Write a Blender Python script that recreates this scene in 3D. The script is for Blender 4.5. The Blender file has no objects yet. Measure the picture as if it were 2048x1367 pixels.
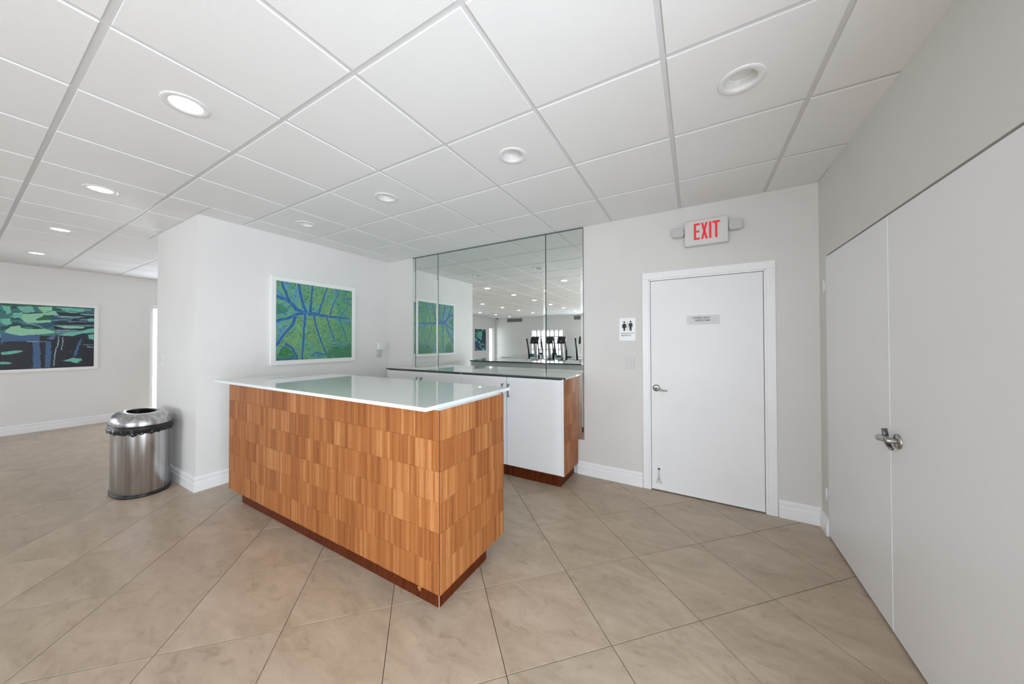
import bpy, math, random
import numpy as np
from mathutils import Vector, Matrix

C = bpy.context.scene.collection
SC = bpy.context.scene
PI = math.pi

# ------------------------------------------------------------------ camera
CAM_H = 1.398
f, cx, cy, yaw, pit, rol = 642.77, 1024.0, 675.73, 0.517, 0.0107, -0.0025
cam_d = bpy.data.cameras.new('camera')
cam = bpy.data.objects.new('camera', cam_d)
C.objects.link(cam)
c_, s_ = math.cos(yaw), math.sin(yaw)
r_ = Vector((c_, s_, 0)); fw = Vector((-s_, c_, 0)); u_ = Vector((0, 0, 1))
fw, u_ = math.cos(pit) * fw + math.sin(pit) * u_, math.cos(pit) * u_ - math.sin(pit) * fw
r_, u_ = math.cos(rol) * r_ + math.sin(rol) * u_, math.cos(rol) * u_ - math.sin(rol) * r_
cam.matrix_world = Matrix(((r_.x, u_.x, -fw.x, 0), (r_.y, u_.y, -fw.y, 0), (r_.z, u_.z, -fw.z, CAM_H), (0, 0, 0, 1)))
cam_d.sensor_width = 36.0
cam_d.sensor_fit = 'HORIZONTAL'
cam_d.lens = 36.0 * f / 2048.0
cam_d.shift_x = 0.0
cam_d.shift_y = (cy - 683.5) / 2048.0
cam_d.clip_start = 0.02
SC.camera = cam

# ------------------------------------------------------------------ view, world, daylight
SC.view_settings.view_transform = 'Standard'
SC.view_settings.look = 'None'
SC.view_settings.gamma = 1.0
SC.view_settings.use_curve_mapping = False
SC.view_settings.exposure = -0.03
SC.cycles.use_denoising = True
SC.cycles.max_bounces = 14
SC.cycles.diffuse_bounces = 8
SC.cycles.glossy_bounces = 6
SC.cycles.transparent_max_bounces = 12
SC.cycles.sample_clamp_indirect = 6.0

w = bpy.data.worlds.new('daylight_sky')
SC.world = w
w.use_nodes = True
w.node_tree.nodes['Background'].inputs[0].default_value = (0.93, 0.97, 1.0, 1)
w.node_tree.nodes['Background'].inputs[1].default_value = 1.3

E_WINDOW = 122.0
E_DOOR = 60.0
DAY = (0.82, 0.90, 1.0)
E_LAMP = 0.2
E_SLIDER = 150.0
E_SIDE = 30.0

def area_light(name, loc, rot, sx, sy, e, col=(1, 1, 1), shape='RECTANGLE', spread=PI):
    l = bpy.data.lights.new(name, 'AREA')
    l.shape = shape; l.size = sx; l.energy = e; l.color = col; l.spread = spread
    if shape == 'RECTANGLE': l.size_y = sy
    o = bpy.data.objects.new(name, l); C.objects.link(o)
    o.location = loc; o.rotation_euler = rot
    return o
WIN = [(-6.92, -5.32), (-4.40, -2.80), (-1.88, -0.28)]
REAR_Y = -7.5
FAR_X = -9.03
for k, (a, b) in enumerate(WIN):      # daylight through the rear windows; the third, unseen, is added for its light
    area_light('window_daylight', ((a + b) / 2, REAR_Y - 0.16, 1.32), (PI / 2, 0, 0), b - a - 0.1, 1.1, E_WINDOW * (0.15, 1.0, 2.0)[k], DAY)
area_light('door_daylight', (FAR_X - 0.16, 2.37, 1.05), (0, -PI / 2, 0), 2.0, 0.85, E_DOOR, DAY)
area_light('sidelight_daylight', (FAR_X - 0.16, -7.13, 1.05), (0, -PI / 2, 0), 2.0, 0.36, E_DOOR * 0.22, DAY)

# unseen windows added to the left-hand outer wall as fill light
for a, b in ((-2.45, -0.75), (-4.75, -3.05)):
    area_light('added_side_window_fill', (FAR_X - 0.16, (a + b) / 2, 1.32), (0, -PI / 2, 0), 1.1, b - a - 0.1, E_SIDE, DAY)
# unseen sliding glass doors added behind the camera, sized for fill from the right
area_light('added_slider_fill', (0.98, -0.70, 0.98), (0, PI / 2, 0), 1.76, 2.5, E_SLIDER, DAY)

# ------------------------------------------------------------------ helpers
def lin(r, g, b):
    def q(v):
        v /= 255.0
        return v / 12.92 if v <= 0.04045 else ((v + 0.055) / 1.055) ** 2.4
    return (q(r), q(g), q(b), 1.0)

SHEAR = [False]
def shear_y(x): return 0.052 - 0.023 * (x + 1.004)      # the door half of the back wall runs slightly askew

class MB:
    def __init__(self): self.v = []; self.f = []; self.m = []; self.sm = []
    def add(self, vs, fs, mi=0, smooth=False):
        n = len(self.v); self.v += [tuple(p) for p in vs]
        for q in fs: self.f.append(tuple(i + n for i in q)); self.m.append(mi); self.sm.append(smooth)
        return self
    def box(self, x0, x1, y0, y1, z0, z1, mi=0):
        v = [(x, y, z) for z in (z0, z1) for y in (y0, y1) for x in (x0, x1)]
        return self.add(v, [(0, 2, 3, 1), (4, 5, 7, 6), (0, 1, 5, 4), (2, 6, 7, 3), (0, 4, 6, 2), (1, 3, 7, 5)], mi)
    def cbox(self, x0, x1, y0, y1, z0, z1, c=0.002, mi=0):
        # box with every edge chamfered
        X = (x0, x1); Y = (y0, y1); Z = (z0, z1); S = (1, -1)
        V = []; idx = {}
        for i in (0, 1):
            for j in (0, 1):
                for k in (0, 1):
                    p = (X[i], Y[j], Z[k]); s = (S[i], S[j], S[k])
                    for a in range(3):
                        q = [p[t] + (0 if t == a else s[t] * c) for t in range(3)]
                        idx[(i, j, k, a)] = len(V); V.append(q)
        F = []
        def order(ids, nrm):
            ctr = Vector((0, 0, 0))
            for t in ids: ctr += Vector(V[t])
            ctr /= len(ids); n = Vector(nrm).normalized()
            r = (Vector(V[ids[0]]) - ctr).normalized(); u = n.cross(r)
            return tuple(sorted(ids, key=lambda t: math.atan2((Vector(V[t]) - ctr).dot(u), (Vector(V[t]) - ctr).dot(r))))
        for a in range(3):
            for sd in (0, 1):
                ids = [idx[(i, j, k, a)] for i in (0, 1) for j in (0, 1) for k in (0, 1) if (i, j, k)[a] == sd]
                n = [0, 0, 0]; n[a] = 1 if sd else -1
                F.append(order(ids, n))
        for a in range(3):
            b, c2 = [t for t in range(3) if t != a]
            for sb in (0, 1):
                for s3 in (0, 1):
                    ids = []
                    for e in (0, 1):
                        k = [0, 0, 0]; k[a] = e; k[b] = sb; k[c2] = s3
                        ids += [idx[(*k, b)], idx[(*k, c2)]]
                    n = [0, 0, 0]; n[b] = 1 if sb else -1; n[c2] = 1 if s3 else -1
                    F.append(order(ids, n))
        for i in (0, 1):
            for j in (0, 1):
                for k in (0, 1):
                    F.append(order([idx[(i, j, k, a)] for a in range(3)], (1 if i else -1, 1 if j else -1, 1 if k else -1)))
        return self.add(V, F, mi)
    def prism(self, poly, z0, z1, mi=0):
        n = len(poly)
        v = [(x, y, z0) for x, y in poly] + [(x, y, z1) for x, y in poly]
        fs = [tuple(range(n - 1, -1, -1)), tuple(range(n, 2 * n))] + [(i, (i + 1) % n, n + (i + 1) % n, n + i) for i in range(n)]
        return self.add(v, fs, mi)
    def lathe(self, prof, ctr=(0, 0, 0), seg=32, ea=1.0, eb=1.0, smooth=True, mi=0, cap0=False, cap1=False, M=None):
        # prof: (radius, z); ea / eb scale the radius along x / y
        vs = []
        for r, z in prof:
            for k in range(seg):
                t = 2 * PI * k / seg
                vs.append(Vector((r * ea * math.cos(t), r * eb * math.sin(t), z)))
        fs = []
        for i in range(len(prof) - 1):
            for k in range(seg):
                a = i * seg + k; b = i * seg + (k + 1) % seg
                fs.append((a, b, b + seg, a + seg))
        if cap0: fs.append(tuple(range(seg - 1, -1, -1)))
        if cap1: fs.append(tuple(range((len(prof) - 1) * seg, len(prof) * seg)))
        if M is not None: vs = [M @ v for v in vs]
        vs = [v + Vector(ctr) for v in vs]
        return self.add(vs, fs, mi, smooth)
    def rings(self, rings, mi=0, cap0=True, cap1=True, smooth=True):
        seg = len(rings[0]); vs = [p for r in rings for p in r]; fs = []
        for i in range(len(rings) - 1):
            for k in range(seg):
                a = i * seg + k; b = i * seg + (k + 1) % seg
                fs.append((a, b, b + seg, a + seg))
        if cap0: fs.append(tuple(range(seg - 1, -1, -1)))
        if cap1: fs.append(tuple(range((len(rings) - 1) * seg, len(rings) * seg)))
        return self.add(vs, fs, mi, smooth)
    def tube(self, pts, rad, seg=10, mi=0, flat=1.0, up=(0, 0, 1)):
        pts = [Vector(p) for p in pts]; n = len(pts); rr = []
        if not isinstance(rad, (list, tuple)): rad = [rad] * n
        for i, p in enumerate(pts):
            d = (pts[min(i + 1, n - 1)] - pts[max(i - 1, 0)]).normalized()
            u0 = Vector(up)
            if abs(d.dot(u0)) > 0.95: u0 = Vector((1, 0, 0))
            a = d.cross(u0).normalized(); b = a.cross(d).normalized()
            rr.append([p + a * math.cos(2 * PI * k / seg) * rad[i] + b * math.sin(2 * PI * k / seg) * rad[i] * flat for k in range(seg)])
        return self.rings(rr, mi)
    def mesh(self, name, mats, off=(0, 0, 0)):
        me = bpy.data.meshes.new(name)
        o = Vector(off)
        me.from_pydata([tuple(Vector((p[0], p[1] + (shear_y(p[0]) if SHEAR[0] else 0.0), p[2])) - o) for p in self.v], [], self.f)
        for m in (mats if isinstance(mats, (list, tuple)) else [mats]): me.materials.append(m)
        me.polygons.foreach_set('material_index', self.m)
        me.polygons.foreach_set('use_smooth', self.sm)
        me.update(); me.validate()
        return me

def link(name, me, parent=None, loc=None):
    o = bpy.data.objects.new(name, me); C.objects.link(o)
    if parent: o.parent = parent
    if loc is not None: o.location = loc
    return o
def wloc(o):
    p = Vector((0, 0, 0))
    while o is not None: p += o.location; o = o.parent
    return p
def part(name, mb, mat, parent, label=None):
    # vertices are given in room coordinates; the thing's base is subtracted
    o = link(name, mb.mesh(name, mat, wloc(parent)), parent)
    if label: o['label'] = label
    return o
def lpart(name, mb, mat, parent, label=None):      # vertices already local to the parent
    o = link(name, mb.mesh(name, mat), parent)
    if label: o['label'] = label
    return o
def thing(name, label, cat, loc, group=None, rotz=0):
    o = bpy.data.objects.new(name, None); C.objects.link(o)
    o.location = loc; o.rotation_euler = (0, 0, rotz); o.empty_display_size = 0.05
    o['label'] = label; o['category'] = cat
    if group: o['group'] = group
    return o
def struct(name, label=None, mb=None, mat=None, cat=None, loc=(0, 0, 0), rotz=0):
    if mb is not None:
        o = link(name, mb.mesh(name, mat))
    else:
        o = bpy.data.objects.new(name, None); C.objects.link(o); o.location = loc; o.rotation_euler = (0, 0, rotz); o.empty_display_size = 0.05
    o['kind'] = 'structure'
    if label: o['label'] = label
    if cat: o['category'] = cat
    return o

# ------------------------------------------------------------------ materials
def mat(name, col, rough=0.5, metal=0.0, ior=1.45, emit=None, es=0.0, coat=0.0):
    m = bpy.data.materials.new(name); m.use_nodes = True
    b = m.node_tree.nodes['Principled BSDF']
    b.inputs['Base Color'].default_value = col if len(col) == 4 else (*col, 1)
    b.inputs['Roughness'].default_value = rough
    b.inputs['Metallic'].default_value = metal
    b.inputs['IOR'].default_value = ior
    b.inputs['Coat Weight'].default_value = coat
    if emit:
        b.inputs['Emission Color'].default_value = emit; b.inputs['Emission Strength'].default_value = es
    return m
def N(m, t, **kw):
    n = m.node_tree.nodes.new(t)
    for k, v in kw.items(): setattr(n, k, v)
    return n
def L(m, a, b): m.node_tree.links.new(a, b)
def bsdf(m): return m.node_tree.nodes['Principled BSDF']
def ramp(m, stops, fac):
    r = N(m, 'ShaderNodeValToRGB')
    e = r.color_ramp.elements
    while len(e) < len(stops): e.new(0.5)
    for q, (p, c) in zip(e, stops): q.position = p; q.color = c
    L(m, fac, r.inputs[0]); return r.outputs[0]
def noise(m, vec, scale, detail=4, rough=0.55, dist=0.0, dim='3D'):
    n = N(m, 'ShaderNodeTexNoise'); n.noise_dimensions = dim
    n.inputs['Scale'].default_value = scale; n.inputs['Detail'].default_value = detail
    n.inputs['Roughness'].default_value = rough; n.inputs['Distortion'].default_value = dist
    if vec is not None: L(m, vec, n.inputs['Vector'])
    return n.outputs[0]
def mapping(m, vec, scale=(1, 1, 1), rot=(0, 0, 0)):
    n = N(m, 'ShaderNodeMapping'); n.inputs['Scale'].default_value = scale; n.inputs['Rotation'].default_value = rot
    L(m, vec, n.inputs[0]); return n.outputs[0]
def mix(m, fac, a, b, mode='MIX'):
    n = N(m, 'ShaderNodeMix'); n.data_type = 'RGBA'; n.blend_type = mode
    for s, v in ((0, fac), (6, a), (7, b)):
        if hasattr(v, 'links'): L(m, v, n.inputs[s])
        else: n.inputs[s].default_value = v
    return n.outputs[2]
def bump(m, h, strength, dist=0.002):
    n = N(m, 'ShaderNodeBump'); n.inputs['Strength'].default_value = strength; n.inputs['Distance'].default_value = dist
    L(m, h, n.inputs['Height']); L(m, n.outputs[0], bsdf(m).inputs['Normal'])
def coord(m, which='Object'): return N(m, 'ShaderNodeTexCoord').outputs[which]
def worldpos(m): return N(m, 'ShaderNodeNewGeometry').outputs['Position']

def paint(name, col, rough=0.6, var=0.03, bs=0.12, sc=160):
    m = mat(name, col, rough)
    p = worldpos(m)
    n = noise(m, p, 1.3, 3)
    lo = tuple(c * (1 - var) for c in col[:3]) + (1,); hi = tuple(min(1, c * (1 + var)) for c in col[:3]) + (1,)
    L(m, ramp(m, [(0.3, lo), (0.7, hi)], n), bsdf(m).inputs['Base Color'])
    bump(m, noise(m, p, sc, 2), bs, 0.0006)
    return m

M_WALL = paint('warm_grey_wall_paint', (0.68, 0.668, 0.64, 1), 0.62)
M_WALLW = paint('white_wall_paint', (0.765, 0.757, 0.74, 1), 0.5)
M_TRIM = paint('white_gloss_trim_paint', (0.86, 0.865, 0.87, 1), 0.3, 0.02, 0.05, 60)
M_DOOR = paint('white_door_paint', (0.82, 0.825, 0.83, 1), 0.42, 0.02, 0.08, 90)
M_CEIL = paint('white_ceiling_board', (0.81, 0.812, 0.81, 1), 0.8, 0.015, 0.5, 420)
M_GRID = mat('white_ceiling_grid_metal', (0.66, 0.66, 0.66, 1), 0.45)
M_PLENUM = mat('dark_ceiling_void', (0.25, 0.25, 0.25, 1), 0.9)
M_GAP = mat('dark_shadow_gap', (0.03, 0.03, 0.03, 1), 0.7)
M_CAB = paint('white_cabinet_laminate', (0.82, 0.825, 0.835, 1), 0.35, 0.01, 0.03, 80)
M_EDGE = mat('white_cabinet_edge', (0.85, 0.86, 0.88, 1), 0.35)
M_NICKEL = mat('brushed_nickel', (0.42, 0.41, 0.39, 1), 0.28, 1.0)
M_DARKNICKEL = mat('dark_nickel_pull', (0.16, 0.16, 0.155, 1), 0.35, 0.9)
M_PLASTIC = mat('white_plastic', (0.78, 0.78, 0.77, 1), 0.35)
M_GPLASTIC = mat('pale_grey_plastic', (0.60, 0.60, 0.595, 1), 0.4)
M_LENS_OFF = mat('unlit_lamp_lens', (0.72, 0.72, 0.70, 1), 0.4)
M_LENS_ON = mat('lit_lamp_lens', (1, 1, 1, 1), 0.5, emit=(1, 0.99, 0.97, 1), es=4.0)
M_RED = mat('red_exit_lettering', lin(205, 40, 45), 0.4, emit=lin(230, 40, 45), es=0.35)
M_BLACK = mat('black_plastic', (0.012, 0.012, 0.013, 1), 0.35)
M_BAG = mat('black_bin_liner', (0.008, 0.008, 0.009, 1), 0.25)
M_INK = mat('black_sign_ink', (0.02, 0.02, 0.02, 1), 0.6)
M_GINK = mat('grey_sign_ink', (0.2, 0.2, 0.2, 1), 0.6)
M_SIGN = mat('white_sign_plastic', (0.86, 0.87, 0.87, 1), 0.35)
M_PLATE = mat('silver_sign_plate', (0.56, 0.56, 0.56, 1), 0.4, 0.1)
M_FRAME = mat('white_picture_frame', (0.84, 0.84, 0.83, 1), 0.35)
M_WINFRAME = mat('white_window_frame', (0.75, 0.75, 0.75, 1), 0.4)
M_MUNTIN = mat('grey_muntin', (0.25, 0.26, 0.26, 1), 0.4)
M_TEAL = mat('teal_vinyl', (0.01, 0.13, 0.14, 1), 0.5)
M_MACHINE = mat('silver_machine_shell', (0.5, 0.5, 0.5, 1), 0.35, 0.3)
M_VENT = mat('grey_vent_metal', (0.3, 0.3, 0.3, 1), 0.5)

M_GLASS = bpy.data.materials.new('window_pane_glass'); M_GLASS.use_nodes = True
_nt = M_GLASS.node_tree; _nt.nodes.clear()
_o = _nt.nodes.new('ShaderNodeOutputMaterial'); _m = _nt.nodes.new('ShaderNodeMixShader'); _m.inputs[0].default_value = 0.06
_t = _nt.nodes.new('ShaderNodeBsdfTransparent'); _g = _nt.nodes.new('ShaderNodeBsdfGlossy'); _g.inputs['Roughness'].default_value = 0.02
_nt.links.new(_t.outputs[0], _m.inputs[1]); _nt.links.new(_g.outputs[0], _m.inputs[2]); _nt.links.new(_m.outputs[0], _o.inputs[0])

M_MIRROR = mat('slightly_green_mirror', (0.80, 0.835, 0.805, 1), 0.0, 1.0)
M_MIRROR_EDGE = mat('mirror_glass_edge', (0.10, 0.13, 0.12, 1), 0.2)
M_SLAB = mat('white_backed_glass_top', (0.74, 0.785, 0.755, 1), 0.03, ior=1.52)
M_SLAB_EDGE_LIT = mat('pale_lit_glass_edge', (0.80, 0.86, 0.88, 1), 0.12, ior=1.5)  # reflected light painted into the colour; the glass edge itself is dark green
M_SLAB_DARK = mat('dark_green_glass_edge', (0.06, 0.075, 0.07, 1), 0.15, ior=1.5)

# brushed steel with vertical streaks
M_STEEL = mat('brushed_stainless_steel', (0.55, 0.55, 0.56, 1), 0.24, 1.0)
_p = coord(M_STEEL)
_n = noise(M_STEEL, mapping(M_STEEL, _p, (45, 45, 0.35)), 1.0, 3)
L(M_STEEL, ramp(M_STEEL, [(0.25, (0.34, 0.34, 0.35, 1)), (0.75, (0.66, 0.66, 0.67, 1))], _n), bsdf(M_STEEL).inputs['Base Color'])
_r = N(M_STEEL, 'ShaderNodeMapRange'); L(M_STEEL, _n, _r.inputs[0]); _r.inputs[3].default_value = 0.16; _r.inputs[4].default_value = 0.34
L(M_STEEL, _r.outputs[0], bsdf(M_STEEL).inputs['Roughness'])

# limestone look floor tile: the noise is shifted tile by tile
M_TILE = mat('beige_stone_tile', (0.5, 0.42, 0.34, 1), 0.3)
_p = worldpos(M_TILE); _oi = N(M_TILE, 'ShaderNodeObjectInfo')
_vm = N(M_TILE, 'ShaderNodeVectorMath', operation='SCALE'); _cx = N(M_TILE, 'ShaderNodeCombineXYZ')
L(M_TILE, _oi.outputs['Random'], _cx.inputs[0]); L(M_TILE, _oi.outputs['Random'], _cx.inputs[2])
L(M_TILE, _cx.outputs[0], _vm.inputs[0]); _vm.inputs['Scale'].default_value = 37.0
_va = N(M_TILE, 'ShaderNodeVectorMath', operation='ADD'); L(M_TILE, _p, _va.inputs[0]); L(M_TILE, _vm.outputs[0], _va.inputs[1])
_q = mapping(M_TILE, _va.outputs[0], (1.0, 2.6, 1), (0, 0, 0.95))
_n1 = noise(M_TILE, _q, 2.2, 8, 0.62, 0.9)
_n2 = noise(M_TILE, mapping(M_TILE, _va.outputs[0], (1.0, 1.7, 1), (0, 0, 0.95)), 8.0, 10, 0.72, 1.1)
_n3 = noise(M_TILE, _va.outputs[0], 60, 3, 0.6)
_base = ramp(M_TILE, [(0.30, (0.385, 0.305, 0.225, 1)), (0.52, (0.455, 0.366, 0.276, 1)), (0.72, (0.525, 0.430, 0.336, 1))], _n1)
_vein = ramp(M_TILE, [(0.32, (0.68, 0.64, 0.58, 1)), (0.43, (0.93, 0.92, 0.90, 1)), (0.56, (1, 1, 1, 1)), (0.70, (1.18, 1.17, 1.15, 1))], _n2)
_c1 = mix(M_TILE, 0.75, _base, _vein, 'MULTIPLY')
_tone = ramp(M_TILE, [(0.0, (0.955, 0.955, 0.95, 1)), (1.0, (1.03, 1.025, 1.02, 1))], _oi.outputs['Random'])
L(M_TILE, mix(M_TILE, 1.0, _c1, _tone, 'MULTIPLY'), bsdf(M_TILE).inputs['Base Color'])
_r = N(M_TILE, 'ShaderNodeMapRange'); L(M_TILE, _n2, _r.inputs[0]); _r.inputs[3].default_value = 0.22; _r.inputs[4].default_value = 0.42
L(M_TILE, _r.outputs[0], bsdf(M_TILE).inputs['Roughness'])
bump(M_TILE, _n3, 0.08, 0.001)
M_GROUT = mat('brown_floor_grout', (0.115, 0.075, 0.05, 1), 0.9)

# mosaic parquet block: narrow vertical lamellas, each with its own tone
def wood(name, stops, lam=0.0155, rough=0.45):
    m = mat(name, (0.4, 0.2, 0.08, 1), rough, ior=1.33)
    p = coord(m); oi = N(m, 'ShaderNodeObjectInfo')
    sx = N(m, 'ShaderNodeSeparateXYZ'); L(m, p, sx.inputs[0])
    dv = N(m, 'ShaderNodeMath', operation='DIVIDE'); L(m, sx.outputs[0], dv.inputs[0]); dv.inputs[1].default_value = lam
    fl = N(m, 'ShaderNodeMath', operation='FLOOR'); L(m, dv.outputs[0], fl.inputs[0])
    mu = N(m, 'ShaderNodeMath', operation='MULTIPLY'); L(m, oi.outputs['Random'], mu.inputs[0]); mu.inputs[1].default_value = 913.7
    cb = N(m, 'ShaderNodeCombineXYZ'); L(m, fl.outputs[0], cb.inputs[0]); L(m, mu.outputs[0], cb.inputs[1])
    wn = N(m, 'ShaderNodeTexWhiteNoise'); L(m, cb.outputs[0], wn.inputs[0])
    wb = N(m, 'ShaderNodeTexWhiteNoise'); wb.noise_dimensions = '1D'; L(m, mu.outputs[0], wb.inputs['W'])
    # grain stretched along the lamella, shifted per lamella
    sh = N(m, 'ShaderNodeVectorMath', operation='SCALE'); L(m, wn.outputs['Color'], sh.inputs[0]); sh.inputs['Scale'].default_value = 20
    ad = N(m, 'ShaderNodeVectorMath', operation='ADD'); L(m, p, ad.inputs[0]); L(m, sh.outputs[0], ad.inputs[1])
    g = noise(m, mapping(m, ad.outputs[0], (130, 130, 7)), 1.0, 4, 0.6, 0.4)
    g2 = noise(m, mapping(m, ad.outputs[0], (700, 700, 60)), 1.0, 2, 0.6)
    a = N(m, 'ShaderNodeMath', operation='MULTIPLY_ADD'); L(m, wn.outputs['Value'], a.inputs[0]); a.inputs[1].default_value = 0.34
    b2 = N(m, 'ShaderNodeMath', operation='MULTIPLY_ADD'); L(m, wb.outputs['Value'], b2.inputs[0]); b2.inputs[1].default_value = 0.30
    b3 = N(m, 'ShaderNodeMath', operation='MULTIPLY'); L(m, g, b3.inputs[0]); b3.inputs[1].default_value = 0.36
    L(m, b3.outputs[0], b2.inputs[2]); L(m, b2.outputs[0], a.inputs[2])
    c = ramp(m, stops, a.outputs[0])
    fl2 = ramp(m, [(0.30, (0.72, 0.68, 0.64, 1)), (0.46, (1, 1, 1, 1)), (0.7, (1.06, 1.05, 1.03, 1))], g2)
    L(m, mix(m, 0.8, c, fl2, 'MULTIPLY'), bsdf(m).inputs['Base Color'])
    bump(m, g, 0.12, 0.0008)
    return m
M_WOOD = wood('oak_mosaic_block', [(0.15, (0.22, 0.068, 0.017, 1)), (0.40, (0.325, 0.112, 0.031, 1)), (0.60, (0.385, 0.145, 0.043, 1)), (0.85, (0.53, 0.245, 0.095, 1))])
M_PLINTH = mat('reddish_brown_plinth_veneer', (0.06, 0.015, 0.006, 1), 0.4, ior=1.25)
_p = coord(M_PLINTH)
_n = noise(M_PLINTH, mapping(M_PLINTH, _p, (60, 60, 5)), 1.0, 5, 0.6, 0.3)
L(M_PLINTH, ramp(M_PLINTH, [(0.3, (0.050, 0.009, 0.003, 1)), (0.7, (0.145, 0.030, 0.007, 1))], _n), bsdf(M_PLINTH).inputs['Base Color'])

# ------------------------------------------------------------------ room numbers
ZC = 2.6142           # underside of the ceiling grid
LW = -4.069           # wall with the leaf picture (faces +x)
PY = 1.16             # end face of that wall block (faces -y)
BX0 = -5.215          # far side of that block
BY = 3.273            # wall with the restroom door, before its slight skew
BYM = 3.327           # wall plane behind the mirror
MX = -1.004           # right edge of the mirror, where the two planes meet
RX = 0.828
CORR = 5.0            # end of the corridor beyond the block
WT = 2.70             # walls run up past the hung ceiling

# floor ---------------------------------------------------------------
FS = 0.4995; FA = 0.7826; U0 = 0.3322; V0 = 2.8196
fl_mb = MB().box(FAR_X - 0.3, RX + 0.25, REAR_Y - 0.3, CORR + 0.2, -0.10, -0.0075)
floor = struct('floor', 'beige square stone tiles laid diagonally across the whole room', fl_mb, M_GROUT, 'floor')
ca, sa = math.cos(FA), math.sin(FA)
def clip(poly, ax, val, keep_less):
    out = []
    for i in range(len(poly)):
        p, q = poly[i], poly[(i + 1) % len(poly)]
        ip = (p[ax] <= val) if keep_less else (p[ax] >= val)
        iq = (q[ax] <= val) if keep_less else (q[ax] >= val)
        if ip: out.append(p)
        if ip != iq:
            t = (val - p[ax]) / (q[ax] - p[ax])
            out.append((p[0] + t * (q[0] - p[0]), p[1] + t * (q[1] - p[1])))
    return out
def inset_poly(poly, d):
    # shrink a convex counter-clockwise polygon
    n = len(poly); res = []
    for i in range(n):
        p0, p1, p2 = (Vector(poly[i - 1]), Vector(poly[i]), Vector(poly[(i + 1) % n]))
        d1 = (p1 - p0).normalized(); d2 = (p2 - p1).normalized()
        n1 = Vector((-d1.y, d1.x)); n2 = Vector((-d2.y, d2.x))
        den = d1.x * d2.y - d1.y * d2.x
        if abs(den) < 1e-6: res.append(tuple(p1 + n1 * d)); continue
        a = p1 + n1 * d; b = p1 + n2 * d
        t = ((b - a).x * d2.y - (b - a).y * d2.x) / den
        res.append(tuple(a + d1 * t))
    return res
def tile_geo(mb, poly, z0=-0.009, z1=0.0, ch=0.0012):
    top = inset_poly(poly, ch); n = len(poly)
    v = [(x, y, z0) for x, y in poly] + [(x, y, z1 - ch * 0.7) for x, y in poly] + [(x, y, z1) for x, y in top]
    fs = [tuple(range(2 * n, 3 * n))]
    for i in range(n):
        j = (i + 1) % n
        fs += [(i, j, n + j, n + i), (n + i, n + j, 2 * n + j, 2 * n + i)]
    mb.add(v, fs)
GAP = 0.0016
hf = FS / 2 - GAP
full = []
for sx_, sy_ in ((-1, -1), (1, -1), (1, 1), (-1, 1)):
    full.append((sx_ * hf * ca - sy_ * hf * sa, sx_ * hf * sa + sy_ * hf * ca))
_mb = MB(); tile_geo(_mb, full); TILE_ME = _mb.mesh('floor_tile', M_TILE)
tiles = []
for i in range(-40, 40):
    for j in range(-40, 40):
        U = U0 + (i + 0.5) * FS; V = V0 + (j + 0.5) * FS
        X = U * ca - V * sa; Y = U * sa + V * ca
        poly = [(X + a, Y + b) for a, b in full]
        xs = [p[0] for p in poly]; ys = [p[1] for p in poly]
        if max(xs) < FAR_X + 0.02 or min(xs) > RX + 0.02 or max(ys) < REAR_Y + 0.02 or min(ys) > CORR: continue
        if min(ys) > BYM + 0.05 and min(xs) > BX0: continue
        if min(ys) > PY + 0.05 and min(xs) > BX0 + 0.05 and max(xs) < LW - 0.05: continue
        whole = min(xs) >= FAR_X and max(xs) <= RX and min(ys) >= REAR_Y and max(ys) <= CORR
        if not whole:
            for ax, val, less in ((0, FAR_X - 0.01, False), (0, RX + 0.01, True), (1, REAR_Y - 0.01, False), (1, CORR, True)):
                poly = clip(poly, ax, val, less)
                if len(poly) < 3: break
            if len(poly) < 3: continue
        d = Vector((X, Y, -CAM_H)); z = d.dot(fw)
        infr = z > 0.05 and abs(d.dot(r_) / z) < 1.75
        tiles.append((0 if infr else 1, d.length, X, Y, poly, whole))
tiles.sort(key=lambda t: (t[0], t[1]))
rest = MB()
for k, (a, b, X, Y, poly, whole) in enumerate(tiles):
    if k < 299:
        if whole: link('floor_tile', TILE_ME, floor, (X, Y, 0))
        else:
            m1 = MB(); tile_geo(m1, [(p[0] - X, p[1] - Y) for p in poly]); link('floor_tile', m1.mesh('floor_tile', M_TILE), floor, (X, Y, 0))
    else: tile_geo(rest, poly)
if rest.v:
    o = link('floor_tile_field', rest.mesh('floor_tile_field', M_TILE), floor); o['kind'] = 'stuff'

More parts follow.
